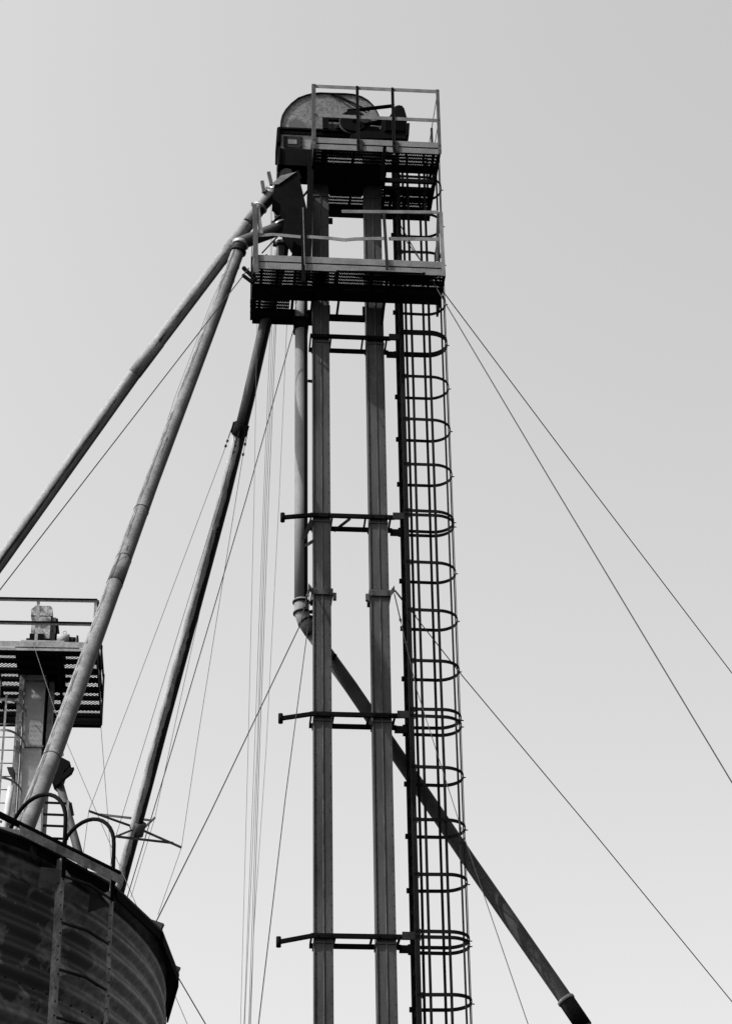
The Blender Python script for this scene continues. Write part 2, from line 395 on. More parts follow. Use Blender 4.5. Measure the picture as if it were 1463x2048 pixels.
mb = MB().box(F1, f0[0]+.03, -.02, -.06, HD-.03, f1[2]+.02, zc0-.002); mb.box(F1, f0[0], f0[0]+.029, -.09, HD, f1[2], zc0+.01); mb.box(F1, -.1, -.019, -.05, HD-.1, f1[2]-.03, f1[2]+.0195)
mb.build('chute_flange', M['black'], ch)
fb = F1.LB(575, 343, .12); zfl = f1[2]+.02
tp = [F1.W(f0[0]+.06, -.04, zfl), F1.W(-.06, -.04, zfl), F1.W(-.06, HD-.06, zfl), F1.W(f0[0]+.06, HD-.06, zfl)]
zbm = fb[2]; ac = fb[0]
bp = [F1.W(ac-.09, .04, zbm), F1.W(ac+.09, .04, zbm), F1.W(ac+.09, .24, zbm), F1.W(ac-.09, .24, zbm)]
MB().quadbox(bp+tp).build('funnel', M['dark'], ch)
collar(ch, F1.W(ac, .14, zbm-.01), V((-.12, 0, 1)), .105)
# window frame and bearing stand in front of the hood
mb = MB()
w0 = F1.LB(645, 232, -.08); w1 = F1.LB(702, 259, -.08)
mb.box(F1, w0[0], w0[0]+.09, -.09, -.03, w1[2], w0[2]); mb.box(F1, w0[0]+.0905, w1[0], -.09, -.03, w0[2]-.07, w0[2])
mb.box(F1, w0[0]+.14, w0[0]+.155, -.08, -.04, w1[2], w0[2]-.0705); mb.prism([F1.W(w0[0]+.2, -.1, w1[2]), F1.W(w0[0]+.33, -.1, w1[2]), F1.W(w0[0]+.28, -.1, w0[2]-.08)], F1.v*.06)
mb.build('bearing_stand', M['black'], be)
# driven pulley with guard ring, hub, spokes
pc = F1.LB(706, 246, -.26); rp = F1.LB(733, 246, -.26)[0]-pc[0]
pu = MB().tube([F1.W(pc[0], -.32, pc[2]), F1.W(pc[0], -.20, pc[2])], rp*.97, 40); pu.tube([F1.W(pc[0], -.36, pc[2]), F1.W(pc[0], -.1, pc[2])], .03, 12)
pul = pu.build('drive_pulley', M['black'], be)
rg = MB(); ring = [(pc[0]+math.cos(a)*rp*1.0, pc[2]+math.sin(a)*rp*1.0) for a in [math.pi*2*k/40 for k in range(41)]]
rg.ribbon([F1.W(a, -.26, z) for a, z in ring], [F1.W(a, 0, z)-F1.W(pc[0], 0, pc[2]) for a, z in ring], F1.v, .03, .008); rg.build('pulley_rim', M['post'], pul)
for ra in (.55, .35):
    mb = MB().tube([F1.W(pc[0]+.17, -.36, pc[2]), F1.W(pc[0]+.17, -.34, pc[2])], rp*ra, 28)
mb.build('pulley_hub', M['dark'], pul)
# reducer + torque arm
mb = MB(); a_ = F1.LB(667, 187.5, -.03); b_ = F1.LB(738, 222, -.12)
mb.bar(F1.W(a_[0], -.03, a_[2]), F1.W(*b_), .02, .022); mb.bar(F1.W(a_[0]+.02, -.03, a_[2]-.03), F1.W(b_[0]-.04, -.12, b_[2]-.035), .014, .014)
mb.bar(F1.W(a_[0]-.05, -.03, a_[2]-.005), F1.W(a_[0]+.05, -.03, a_[2]-.005), .03, .02); mb.build('torque_arm', M['black'], be)
mb = MB(); r0 = F1.LB(728, 244, -.2); mb.tube([F1.W(r0[0], -.2, r0[2]), F1.W(r0[0]+.27, -.2, r0[2]-.02)], .035, 14); mb.build('shaft', M['dark'], be)
# belt: two runs as straps
def pxbar(mb, a, b, bb, w, h): return mb.bar(F1.TB(a[0], a[1], bb), F1.TB(b[0], b[1], bb), w, h)
mb = MB(); pxbar(mb, (694, 222), (788, 211.5), -.27, .07, .018); pxbar(mb, (712, 256), (792, 232), -.27, .07, .014); split(mb, 'belt_run', M['black'], be)
# belt guard curved bar
arc = [(752, 234), (758, 238), (763, 245), (766, 253)]
mb = MB().tube([F1.TB(x, y, -.2) for x, y in arc], .012, 8); mb.build('guard_rod', M['black'], be)
# motor
mo = MB(); y0 = -.5
c0 = F1.LB(797, 228, -.3); rm = .125
outl = [F1.TB(x, y, -.42) for x, y in ((775, 238), (782, 227), (786, 217), (790, 212), (797, 210), (804, 211.5), (808, 217), (811, 227), (814, 238))]
mo.prism(outl, F1.v*.3)
mo.build('motor_cover', M['black'], be)
mb = MB(); mb.prism([F1.TB(x, y, -.44) for x, y in ((767, 233), (812, 233), (813, 262), (768, 262))], F1.v*.36)
for k in range(9):
    p = F1.LB(770+5*k, 238, -.44); mb.box(F1, p[0], p[0]+.012, -.452, -.4405, p[2]-.22, p[2]+.02)
mb.prism([F1.TB(x, y, -.46) for x, y in ((812.6, 246), (819, 246), (817.5, 270), (811, 270))], F1.v*.2)
mb.prism([F1.TB(x, y, -.4) for x, y in ((763, 240), (767.5, 238), (768, 262), (763, 262))], F1.v*.2)
mb.build('drive_motor', M['black'], be)
mb = MB(); mb.prism([F1.TB(x, y, -.42) for x, y in ((718, 262.2), (815, 262.2), (816, 277), (700, 276), (700, 270))], F1.v*.35)
mb.prism([F1.TB(x, y, -.30) for x, y in ((724, 250), (758, 254), (760, 262), (722, 262))], F1.v*.2)
mb.build('motor_base', M['black'], be)

# ------------------------------------------------------------------ PLATFORMS
def subtract(a0, a1, cuts):
    segs = [(a0, a1)]
    for c0, c1 in cuts:
        n = []
        for s0, s1 in segs:
            if c1 <= s0 or c0 >= s1: n.append((s0, s1)); continue
            if c0 > s0: n.append((s0, c0))
            if c1 < s1: n.append((c1, s1))
        segs = n
    return [s for s in segs if s[1]-s[0] > .02]
def grating(fr, a0, a1, b0, b1, z, holes, pitch, wd, amp, per, mirror, th, m, root, joist=()):
    mb = MB(); nb = int((b1-b0)/pitch); h = per/2
    for r in range(nb):
        bc = b0+(r+.5)*pitch
        cuts = [(h0, h1) for h0, h1, g0, g1 in holes if g0 < bc < g1]
        sg = -1 if (mirror and r % 2) else 1
        for s0, s1 in subtract(a0, a1, cuts):
            k0 = int(math.ceil((s0-a0)/h)); k1 = int((s1-a0)/h); base = len(mb.v); cnt = 0
            for k in range(k0, k1+1):
                o = amp*(1 if k % 2 else -1)*sg; a = a0+k*h
                for db, dz in ((-wd/2, 0), (wd/2, 0), (wd/2, th), (-wd/2, th)): mb.v.append(fr.W(a, bc+o+db, z+dz))
                cnt += 1
            for k in range(cnt-1):
                i = base+4*k
                for q in range(4):
                    q2 = (q+1) % 4; mb.f.append([i+q, i+q2, i+4+q2, i+4+q]); mb.sm.append(False); mb.uv.append(None)
    return mb.build('floor_grating', m, root)
def bentrail(mb, pts, w, h):
    for p, q in zip(pts[:-1], pts[1:]): mb.bar(p, q, w, h)

# head platform
hpf = thing('head_platform', 'upper service platform around the hood of the elevator, with handrail and grated floor', 'platform', F1.W(.9, -.1, z_p1))
A0, A1, B0, B1 = -.045, 1.83, -.88, .72; z = z_p1
holes1 = [(-.02, .25, -.12, LD+.02), (.25, .77, -.12, .15), (.76, 1.03, -.12, LD+.02), (1.08, 1.76, -.42, -.05)]
grating(F1, A0, A1, B0+.03, B1-.03, z+.04, holes1, .075, .054, .014, .034, False, .012, M['black'], hpf)
mb = MB()
for a0, a1 in ((A0, A0+.03), (A1-.03, A1)): mb.box(F1, a0, a1, B0+.013, B1-.013, z, z+.115)
mb.box(F1, A0+.0305, A1-.0305, B1-.03, B1-.013, z, z+.115)
mb.box(F1, A0+.031, 1.06, -.50, -.15, z-.02, z+.038); mb.box(F1, A0+.031, A1-.031, .46, B1-.031, z-.02, z+.0382)
mb.box(F1, 1.0605, A1-.031, -.50, -.43, z-.02, z+.038); mb.box(F1, 1.0605, A1-.031, -.05, .10, z-.02, z+.038); mb.box(F1, .235, .765, -.14, .16, z-.01, z+.3); mb.box(F1, 1.0605, A1-.031, .20, .27, z-.02, z+.037)
mb.box(F1, A0+.031, .0, -.149, .459, z-.02, z+.0383)
mb.box(F1, 1.0605, A1-.032, -.24, -.20, z-.03, z+.0385)
mb.box(F1, 1.06, A1-.032, -.56, -.52, z-.0, z+.037)
for a in (.12, .55, 1.01, 1.73): mb.box(F1, a-.045 if a in (.12,) else a-.02, a+.045 if a in (.12,) else a+.02, B0+.031, -.3015, z, z+.0375)
for a in (.58, 1.09, 1.19, 1.42, 1.70, 1.78): mb.box(F1, a-.018, a+.018, .1605, .4595, z, z+.0365)
mb.box(F1, -.02, 1.08, -.10, -.02, z+.05, z+.16); mb.box(F1, .236, .764, .165, .25, z+.2, z+.4)
mb.box(F1, A0-.01, A0+.0, -.5, .5, z-.02, z+.5)
mb.build('floor_frame', M['black'], hpf)
zq = lambda y: F1.LB(640, y, -.88)[2]
zch, ztoe0, ztoe1 = zq(288), zq(286.4)+.004, zq(275.5)
MB().box(F1, A0+.031, A1-.031, B0+.0125, B0+.02, zch-.03, ztoe0+.04).build('dark_gap_strip', M['black'], hpf)  # black strip added so the gap below the toe board reads dark
mb = MB().box(F1, A0, A1, B0, B0+.012, z, zch); mb.build('edge_channel', M['board'], hpf)
mb = MB().box(F1, A0, A1, B0-.006, B0+.006, ztoe0, ztoe1); mb.build('toe_board', M['board'], hpf)
mb = MB().box(F1, A0+.01, A1-.01, B1-.012, B1, z+.02, z+.24)
for a in (A0, A1-.012): mb.box(F1, a, a+.012, B0+.02, B1-.02, z+.118, z+.24)
mb.build('toe_board', M['dark'], hpf)
zT, zM = F1.LB(628, 171, -.88)[2]-.01, zq(230.5)
posts = [(-.045, .06), (.605, .034), (1.135, .034), (1.815, .05)]
for i, (a, wd) in enumerate(posts):
    mb = MB(); zt_ = zT+.025
    mb.box(F1, a-wd/2, a+wd/2, B0-.02, B0-.0065, z-.0+(-.0), zt_)
    mb.box(F1, a-wd/2 if i < 3 else a+wd/2-.006, a-wd/2+.006 if i < 3 else a+wd/2, B0-.0061, B0+.035, zch+.004, zt_)
    bolts(mb, F1, [(a, B0-.02, q) for q in (zT, zM, zq(281), zq(292))], .01, .014)
    mb.build('post', M['post'] if i in (0, 3) else M['black'], hpf)
    if i in (1, 2):
        mb = MB().box(F1, a+wd/2+.001, a+wd/2+.007, B0-.02, B0-.0065, z+.01, zt_-.02); mb.box(F1, a+.03, a+.07, B0-.022, B0-.007, z, zch+.09); mb.build('post', M['dark'], hpf)
for zz in (zT, zM):
    mb = MB().box(F1, A0+.03, A1-.03, B0-.004, B0+.002, zz-.036, zz+.028); mb.box(F1, A0+.03, A1-.03, B0+.0025, B0+.035, zz+.022, zz+.028); mb.build('handrail', M['rail'], hpf)
for a, bs in ((A1-.01, (B0+.04, B1)),):
    for zz in (zT-.01, zM-.01): MB().box(F1, a-.006, a, bs[0], bs[1]-.05, zz-.022, zz+.022).build('handrail', M['dark'], hpf)
    for b in (-.05, B1-.04): MB().box(F1, a-.02, a+.012, b, b+.04, z, zT).build('post', M['dark'], hpf)
for zz in (zT-.01, zM-.01): MB().box(F1, 1.1, A1-.01, B1-.006, B1, zz-.02, zz+.02).build('handrail', M['dark'], hpf)
MB().box(F1, 1.08, 1.115, B1-.04, B1-.006, z, zT).build('post', M['dark'], hpf)
# loose hanger angle at the front edge
p = F1.TB(769, 292, -.93); q = F1.TB(763, 360, -.7); MB().bar(p, q, .04, .05, F1.u).build('hanger', M['black'], hpf)

# lower platform
z = z_p2
lpf = thing('lower_platform', 'lower service platform under the spout elbows, its middle handrail bent, left wing deeper', 'platform', F1.W(.5, -.1, z))
A0, A1 = -.90, 1.86; BF = -.70; BR = -.04; BL = .58
grating(F1, A0+.02, .0, BF+.03, BL-.03, z+.04, [(-.32, -.02, .1, .4)], .075, .054, .014, .034, False, .012, M['black'], lpf)
grating(F1, .0, A1-.02, BF+.03, BR-.02, z+.041, [(1.15, 1.8, -.28, 0)], .075, .054, .014, .034, False, .012, M['black'], lpf)
mb = MB()
mb.box(F1, A0, A0+.03, BF+.013, BL-.013, z, z+.14); mb.box(F1, A1-.03, A1, BF+.013, BR+.35, z, z+.12)
mb.box(F1, A0+.031, .02, BL-.04, BL-.013, z-.06, z+.13)
mb.box(F1, .031, A1-.031, -.33, BR-.012, z-.05, z+.0385)
mb.box(F1, A0+.031, .0, -.26, .0, z-.03, z+.037); mb.box(F1, A0+.031, .0, .30, BL-.041, z-.02, z+.0365)
mb.box(F1, -.03, .03, BF+.013, BL-.014, z-.03, z+.0385)
for a in (.12, .30, .8, 1.10): mb.box(F1, a-.03, a+.03, BF+.031, -.3305, z, z+.0375)
mb.box(F1, 1.3, 1.8, -.5, -.46, z, z+.0372); mb.box(F1, 1.2, 1.62, -.69, -.56, z+.045, z+.09)
mb.box(F1, .031, .11, BF+.013, -.05, z, z+.05)
for a in (-.78, -.55, -.3): mb.box(F1, a-.02, a+.02, BF+.031, BL-.131, z, z+.0372)
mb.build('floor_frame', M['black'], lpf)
zr = lambda y, x=876: F1.LB(x, y, -.70)[2]
zch, ztoe0, ztoe1 = zr(538), zr(536.4)+.004, zr(524)
MB().box(F1, A0+.031, A1-.031, BF+.0125, BF+.02, zch-.03, ztoe0+.04).build('dark_gap_strip', M['black'], lpf)  # added black strip, darkens the gap between channel and toe board
ha = lambda x, y: F1.LB(x, y, -.70)[0]
MB().box(F1, A0+.03, A1, BF, BF+.012, z+.005, zch).build('edge_channel', M['board'], lpf)
MB().box(F1, A0+.05, A1-.02, BF-.006, BF+.006, ztoe0, ztoe1).build('toe_board', M['board'], lpf)
MB().box(F1, A0, A0+.012, BF+.02, BL-.02, z+.145, z+.25).build('toe_board', M['dark'], lpf)
bb = BF-.012
def lbar(pts, w, h, name, m, b=bb):
    mb = MB(); bentrail(mb, [F1.TB(x, y, b) for x, y in pts], w, h); return mb.build(name, m, lpf)
lbar([(683, 423), (876, 424.5)], .008, .056, 'handrail', M['rail'])
lbar([(614, 473.5), (660, 476.5), (688, 480), (712, 478), (768, 477)], .008, .056, 'handrail', M['rail'])
lbar([(777, 477.5), (876, 478.5)], .008, .058, 'handrail', M['rail'])
lbar([(516, 471.5), (545, 469), (601, 474)], .008, .052, 'handrail', M['rail'])
lbar([(515, 416), (522, 467)], .008, .06, 'loose_rail', M['rail'], bb-.01)
lbar([(509, 409), (511, 480), (512, 545)], .012, .07, 'post', M['post'], bb-.02)
lbar([(602, 413), (605, 470), (607, 562)], .012, .05, 'post', M['black'], bb-.02)
lbar([(605.5, 415), (609, 530)], .006, .012, 'post', M['rail'], bb-.03)
lbar([(767, 426), (771, 485), (774, 540)], .012, .045, 'post', M['dark'], bb-.02)
lbar([(881, 424), (883, 480), (887, 552)], .012, .055, 'post', M['rail'], bb-.02)
lbar([(876, 424), (873, 522)], .012, .045, 'post', M['post'], BF+.25)
lbar([(622, 300), (619, 420), (615, 560)], .015, .09, 'hanger', M['black'], -.45)
lbar([(681, 540), (760, 541.5), (844, 545)], .01, .018, 'loose_strip', M['rail'], bb-.03)
lbar([(672, 542.5), (850, 547)], .03, .02, 'loose_strip', M['black'], bb-.015)
MB().prism([F1.TZ(x, y, z+.043) for x, y in ((690, 551), (740, 558), (790, 566), (846, 567), (866, 558), (874, 551))], V((0, 0, .02))).build('floor_plate', M['black'], lpf)
# side rails on the right going back
for yy in (424, 478):
    l = F1.LB(880, yy, BF); MB().box(F1, A1-.02, A1-.012, BF+.02, .3, l[2]-.02, l[2]+.02).build('handrail', M['dark'], lpf)
MB().box(F1, A1-.03, A1-.01, .26, .30, z, zr(424)).build('post', M['dark'], lpf)
for yy in (416, 470):
    l = F1.LB(509, yy, BF); MB().box(F1, A0+.0, A0+.01, BF+.02, BL, l[2]-.02, l[2]+.02).build('handrail', M['dark'], lpf)
MB().box(F1, A0-.0, A0+.03, BL-.04, BL, z+.14, zr(424)).build('post', M['dark'], lpf)
# outrigger angles sticking out at the left corner
mb = MB(); mb.bar(F1.TB(486, 535, -.5), F1.TB(512, 560, -.5), .05, .045); mb.bar(F1.TB(485, 550, -.45), F1.TB(506, 566, -.45), .05, .035)
for yy in (602, 610, 622): mb.bar(F1.TB(500, yy, .3), F1.TB(512, yy+1, .3), .05, .05)
split(mb, 'outrigger', M['black'], lpf)
mb = MB(); mb.bar(F1.TB(775, 548, -.6), F1.TB(768, 610, -.1), .03, .05); mb.bar(F1.TB(768, 605, -.1), F1.TB(763, 650, 0), .02, .06); mb.bar(F1.TB(677, 602, .0), F1.TB(673, 632, .2), .03, .05)
mb.bar(F1.TB(523, 525, -.3), F1.TB(534, 512, -.1), .02, .06)
split(mb, 'strut', M['black'], lpf)

# ------------------------------------------------------------------ CAGED LADDER
cl = thing('caged_ladder', 'black caged ladder with hoops running down the right side of the tall bucket elevator', 'ladder', F1.W(1.28, .145, 0))
LA, LN, LF = 1.262, -.13, .42; TIP = 1.951; RC = (LF-LN)/2; AC = TIP-RC; BC = (LN+LF)/2
z_top = F1.LB(800, 205, -.1)[2]; z_top = 25.3
for b, dd in ((LN, -.006), (LF, 0)):
    mb = MB().box(F1, LA-.025, LA+.035, b-.006, b+.002, .2, z_top); mb.box(F1, LA-.025, LA-.019, b+.0025, b+.05, .2, z_top)
    mb.build('rail', M['cage'], cl)
tips = [380, 453, 530, 608, 690, 777, 862, 952, 1044, 1052.5, 1146, 1241, 1342, 1439, 1452, 1553, 1658, 1767, 1880, 1891, 2006]
zs = [F1.LB(900, y, BC)[2] for y in tips]
nr = 0; zz = 9.6
while zz < z_top-.1:
    MB().tube([F1.W(LA, LN, zz), F1.W(LA, LF, zz)], .011, 6).build('rung', M['cage'], cl); zz += .27
hpth = [(LA-.02, LN)] + [(AC+RC*math.sin(t), BC-RC*math.cos(t)) for t in [math.pi*k/24 for k in range(25)]] + [(LA-.02, LF)]
hout = [(0, -1)] + [(math.sin(t), -math.cos(t)) for t in [math.pi*k/24 for k in range(25)]] + [(0, 1)]
hz_all = list(zs); zz = zs[-1]-.76
while zz > 3: hz_all.append(zz); zz -= .76
for k, zz in enumerate(hz_all):
    mb = MB(); wd = .09 if k == 4 else .048; tl = random.uniform(-.018, .018)
    mb.ribbon([F1.W(a, b, zz+(a-LA)*tl) for a, b in hpth], [F1.u*x+F1.v*y for x, y in hout], V((0, 0, 1)), wd, .006)
    mb.tube([F1.W(TIP, BC, zz-.01), F1.W(TIP+.035, BC, zz-.01)], .008, 6)
    mb.box(F1, LA-.06, LA-.0255, LF-.03, LF+.01, zz-.03, zz+.03); mb.box(F1, LA+.0355, LA+.05, LN-.016, LN-.0065, zz-.05, zz+.03)
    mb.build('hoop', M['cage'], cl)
bars = [(1.411, LN, 0, -1), (1.668, LN, 0, -1), (AC+RC*math.sin(1.05), BC-RC*math.cos(1.05), math.sin(1.05), -math.cos(1.05)), (TIP, BC, 1, 0),
        (AC+RC*math.sin(2.15), BC-RC*math.cos(2.15), math.sin(2.15), -math.cos(2.15)), (1.657, LF, 0, 1), (1.396, LF, 0, 1)]
for a, b, nx, ny in bars:
    nn = F1.u*nx+F1.v*ny; tt = nn.cross(V((0, 0, 1))); mb = MB()
    prev = None
    pts = []
    zz = 2.6
    while zz < 25.2:
        pts.append(F1.W(a, b, zz) + tt*random.uniform(-.004, .004) - nn*.007); zz += 1.5
    mb.ribbon(pts, [nn]*len(pts), tt, .036, .005)
    mb.build('cage_bar', M['cage'], cl)

# ------------------------------------------------------------------ DISTRIBUTOR (flow splitter)
ds = thing('spout_distributor', 'black hopper shaped distributor below the discharge chute where the spouts begin', 'distributor', F1.W(-.45, .1, z_p2+.04))
pts = [(548, 371), (566, 348), (594, 344), (600, 362), (612, 412), (619, 448), (617, 478), (600, 492), (586, 482), (566, 452), (572, 424), (560, 408), (545, 396)]
body = MB().prism([F1.TB(x, y, -.26) for x, y in pts], F1.v*.30).build('body', M['black'], ds)
mb = MB(); q = [(542, 370), (561, 352), (592, 344.5), (557, 369)]
mb.prism([F1.TB(x, y, -.265) for x, y in q], F1.v*-.012); mb.build('top_plate', M['chute'], ds)  # paler plate puts the body's lit upper face into the colour
mb = MB(); mb.prism([F1.TB(x, y, .05) for x, y in ((547, 418), (560, 413), (574, 420), (564, 424), (565, 430), (549, 432))], F1.v*.05); mb.build('top_plate', M['chute'], ds)
mb = MB(); mb.bar(F1.TB(537, 345, .1), F1.TB(543, 370, .1), .05, .05); mb.bar(F1.TB(524, 363, .05), F1.TB(528, 385, .05), .05, .05); split(mb, 'standoff', M['post'], ds)
mb = MB(); mb.bar(F1.TB(594, 345, -.05), F1.TB(601, 361, -.05), .1, .03); mb.prism([F1.TB(x, y, -.06) for x, y in ((596, 352), (602, 361), (598, 364), (593, 356))], F1.v*.2)
mb.bar(F1.TB(602, 398, -.1), F1.TB(624, 371, -.3), .02, .03); mb.build('gate_lever', M['black'], ds)
lg = MB()
for p, q in (((612, 470), (612, 560)), ((598, 480), (600, 560)), ((584, 510), (622, 506))): lg.bar(F1.TB(*p, .1), F1.TB(*q, .1), .05, .05)
lg.bar(F1.TB(558, 470, -.1), F1.TB(524, 506, -.25), .02, .02); lg.bar(F1.TB(556, 466, -.1), F1.TB(563, 474, -.1), .02, .02)
lg.bar(F1.TB(596, 517, .0), F1.TB(606, 540, -.1), .02, .02)
split(lg, 'support', M['black'], ds)

# ------------------------------------------------------------------ SPOUTS
def spout(label, pts, r, m, seg=28, joints=(), group='grain spouts from the distributor'):
    P = [PY(x, y, Y) for x, y, Y in pts]
    t = thing('grain_spout', label, 'pipe', P[-1], group)
    mb = MB(); mb.tube(P, r, seg); mb.build('pipe', M[m], t)
    return t, P
# the outer left spout
p0 = [(560, 377), (541, 391), (524, 410), (497, 447), (272, 744), (0, 1126), (-260, 1480)]
Ys = [28.15, 28.1, 28.1, 28.1, 29.0, 30.1, 31.2]
P = [PY(x, y, Y) for (x, y), Y in zip(p0, Ys)]
gnd = P[-1] + (P[-1]-P[-2])*((P[-1].z-.0)/(P[-2].z-P[-1].z))
sp1 = thing('grain_spout', 'outermost and flattest grey spout, slanting from the distributor to the left edge', 'pipe', gnd, 'long grain spouts')
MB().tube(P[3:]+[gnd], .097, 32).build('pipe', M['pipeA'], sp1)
def sleeve(parent, a, b, r, m): MB().tube([a, b], r, 32).build('sleeve', M[m], parent)
d1 = (P[4]-P[3]).normalized(); d45 = (P[5]-P[4]).normalized()
s1 = PY(320, 684, 28.8); s2 = PY(272, 745, 29.0)
sleeve(sp1, P[3].lerp(P[4], .80), P[3].lerp(P[4], 1.0)+(P[5]-P[4])*.01, .102, 'pipeA')
mb = MB(); mb.tube([F1.TB(563, 376, .12)] + P[1:4], [.11, .105, .10, .099], 28); mb.build('elbow', M['pipeD'], sp1)
collar(sp1, P[1], P[1]-P[2], .105, .05); collar(sp1, P[2]+(P[3]-P[2])*.15, P[2]-P[3], .10, .04); collar(sp1, P[1]+(F1.TB(563, 376, .12)-P[1])*.35, P[1]-P[2], .108, .04)
# second spout: comes forward to the near bin roof
PITCH = .42
def roofz(p): return ZE + (RS - math.hypot(p.x-CX, p.y-CY))*PITCH
p2 = [(476, 503, 27.95), (458, 552, 27.95), (441, 600, 27.9), (305, 960, 26.4), (182, 1300, 24.1), (102, 1520, 22.0), (60, 1628, 20.8)]
P = [PY(*q) for q in p2]; e = P[-1]; d = (P[-1]-P[-2]).normalized(); k = 0
while e.z > roofz(e) and k < 400: e = e + d*.02; k += 1
sp2 = thing('grain_spout', 'peeling spout with dark cracks crossing in front of the far left elevator', 'pipe', e, 'long grain spouts')
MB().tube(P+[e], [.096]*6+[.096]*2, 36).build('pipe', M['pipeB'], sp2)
def onto(P, x, y):                                           # point of a pipe's axis nearest to a pixel ray
    best = None
    for a, b in zip(P[:-1], P[1:]):
        for k in range(201):
            p = a.lerp(b, k/200); dr = (p-EYE).normalized().dot(ray(x, y).normalized())
            if best is None or dr > best[0]: best = (dr, p)
    return best[1]
sleeve(sp2, onto(P, 236, 1115), onto(P, 224, 1165), .099, 'pipeB')
for x, y in ((474, 535), (466, 563), (271, 1020), (236, 1115), (223, 1166), (103, 1520)):      # dark joint rings
    c = onto(P, x, y); d = (P[-1]-P[2]).normalized(); MB().tube([c-d*.008, c+d*.008], .101, 32).build('joint_ring', M['dark'], sp2)
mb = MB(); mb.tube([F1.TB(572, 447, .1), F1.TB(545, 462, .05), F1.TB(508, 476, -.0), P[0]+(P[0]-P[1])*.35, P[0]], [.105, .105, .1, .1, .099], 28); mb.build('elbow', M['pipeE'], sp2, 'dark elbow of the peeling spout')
q = P[0]+(P[0]-P[1])*.3
collar(sp2, q, P[0]-P[1], .108, .07); collar(sp2, P[0], P[0]-P[1], .106, .05, m='dark', lug=False)
collar(sp2, F1.TB(560, 452, .07), V((-.5, 0, 1)), .11, .04); collar(sp2, F1.TB(562, 440, .1), V((-.4, 0, 1)), .105, .03, m='dark')
# third spout: behind the lower platform, down behind the bin
p3 = [(566, 487, 28.2), (563, 512, 28.25), (553, 560, 28.35), (531, 645, 28.5), (496, 800, 29.2), (447, 1000, 30.2), (388, 1220, 31.2), (328, 1440, 32.3), (286, 1600, 33.1), (259, 1700, 33.5), (235, 1790, 33.9)]
P = [PY(*q) for q in p3]
gnd = P[-1] + (P[-1]-P[-2])*(P[-1].z/(P[-2].z-P[-1].z))
sp3 = thing('grain_spout', 'spout with rust and painted shade on its right side, clamp, truss wires and spreader', 'pipe', gnd, 'long grain spouts')
cut = P[4].lerp(P[5], .27)
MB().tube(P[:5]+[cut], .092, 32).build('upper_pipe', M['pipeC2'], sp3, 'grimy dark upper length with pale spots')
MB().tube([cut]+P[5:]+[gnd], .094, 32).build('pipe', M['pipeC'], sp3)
collar(sp3, P[0], P[0]-P[1], .1, .05); collar(sp3, P[0]+(P[1]-P[0])*.2, P[0]-P[1], .1, .03, m='dark')
ca = PY(483, 846, 29.42); cb = PY(476, 871, 29.55)
mb = MB(); mb.tube([ca, cb], .101, 28)
dd = (cb-ca).normalized(); sx = (V((1, 0, 0))-dd*dd.x).normalized(); sy = dd.cross(sx)
for sgn, vec in ((-1, sx), (1, sx), (1, sy), (-1, sy)):
    mb.bar((ca+cb)/2+vec*sgn*.098, (ca+cb)/2+vec*sgn*.125, .025, .17, dd)
mb.build('clamp_ring', M['dark'], sp3)
# spreader frame near the bin
sc = PY(277, 1655, 33.3); spr = MB()
tips4 = {'l': PY(178, 1622, 32.6), 'b': PY(232, 1673, 31.9), 'r': PY(363, 1695, 33.6), 't': PY(310, 1635, 34.6)}
spr.bar(PY(200, 1629, 34.3), PY(304, 1641, 34.3), .022, .032); spr.bar(tips4['l'], PY(262, 1652, 33.3), .022, .03); spr.bar(tips4['t'], PY(288, 1656, 33.5), .022, .03)
spr.bar(tips4['b'], PY(264, 1660, 33.2), .02, .028); spr.bar(tips4['b'], PY(346, 1686, 32.9), .022, .032); spr.bar(tips4['r'], PY(284, 1660, 33.4), .022, .032)
spr.tube([PY(280, 1645, 33.27), PY(273, 1670, 33.4)], .103, 24)
spr.build('cable_spreader', M['post'], sp3)
# fourth: vertical spout with elbow, then the long slanting run behind the legs and the ladder
Yv = F1.TB(604, 900, .30).y
p4 = [(603, 500), (603.5, 640), (603, 700), (602, 1000), (601.5, 1200), (602, 1226)]
P4 = [F1.TB(x, y, .30) for x, y in p4]
axv = F1.loc(F1.TB(602, 1000, .30))
P4 = [F1.W(axv[0], .30, F1.LB(x, y, .30)[2]) for x, y in p4]
sp4 = thing('grain_spout', 'upright pale spout beside the left leg, its elbow turning down right behind the ladder', 'pipe', (P4[-1].x, P4[-1].y, 0), 'long grain spouts')
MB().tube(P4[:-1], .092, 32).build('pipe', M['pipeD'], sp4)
MB().box(F1, axv[0]-.11, axv[0]+.1, .2, .42, F1.LB(603, 661, .3)[2], F1.LB(603, 640, .3)[2]).build('pipe_flange', M['black'], sp4)
l = F1.LB(622, 763, .3); mb = MB(); mb.box(F1, axv[0]+.093, axv[0]+.15, .29, .30, l[2]-.02, l[2]+.025); mb.tube([F1.W(axv[0]+.15, .285, l[2]), F1.W(axv[0]+.15, .305, l[2])], .024, 12); mb.build('eye_lug', M['black'], sp4)
e1 = P4[4]; e2 = F1.TB(603, 1226, .3); e3 = F1.TB(609, 1244, .32); 
mb = MB(); mb.tube([P4[4], e2, e3, F1.TB(622, 1265, .36)], [.097, .1, .098, .094], 28); mb.build('elbow', M['chute'], sp4)
for q, dq in ((F1.TB(602, 1205, .3), V((0, 0, 1))), (e2, V((-.12, 0, 1))), (F1.TB(611, 1243, .32), V((-.55, 0, .8)))): collar(sp4, q, dq, .102, .03, m='dark', side=V((1, 0, 0)))
p5 = [(617, 1257, .38), (700, 1372, .46), (850, 1592, .62), (940, 1725, .66), (1060, 1898, .5), (1135, 2006, .4), (1162, 2046, .36), (1230, 2140, .3)]
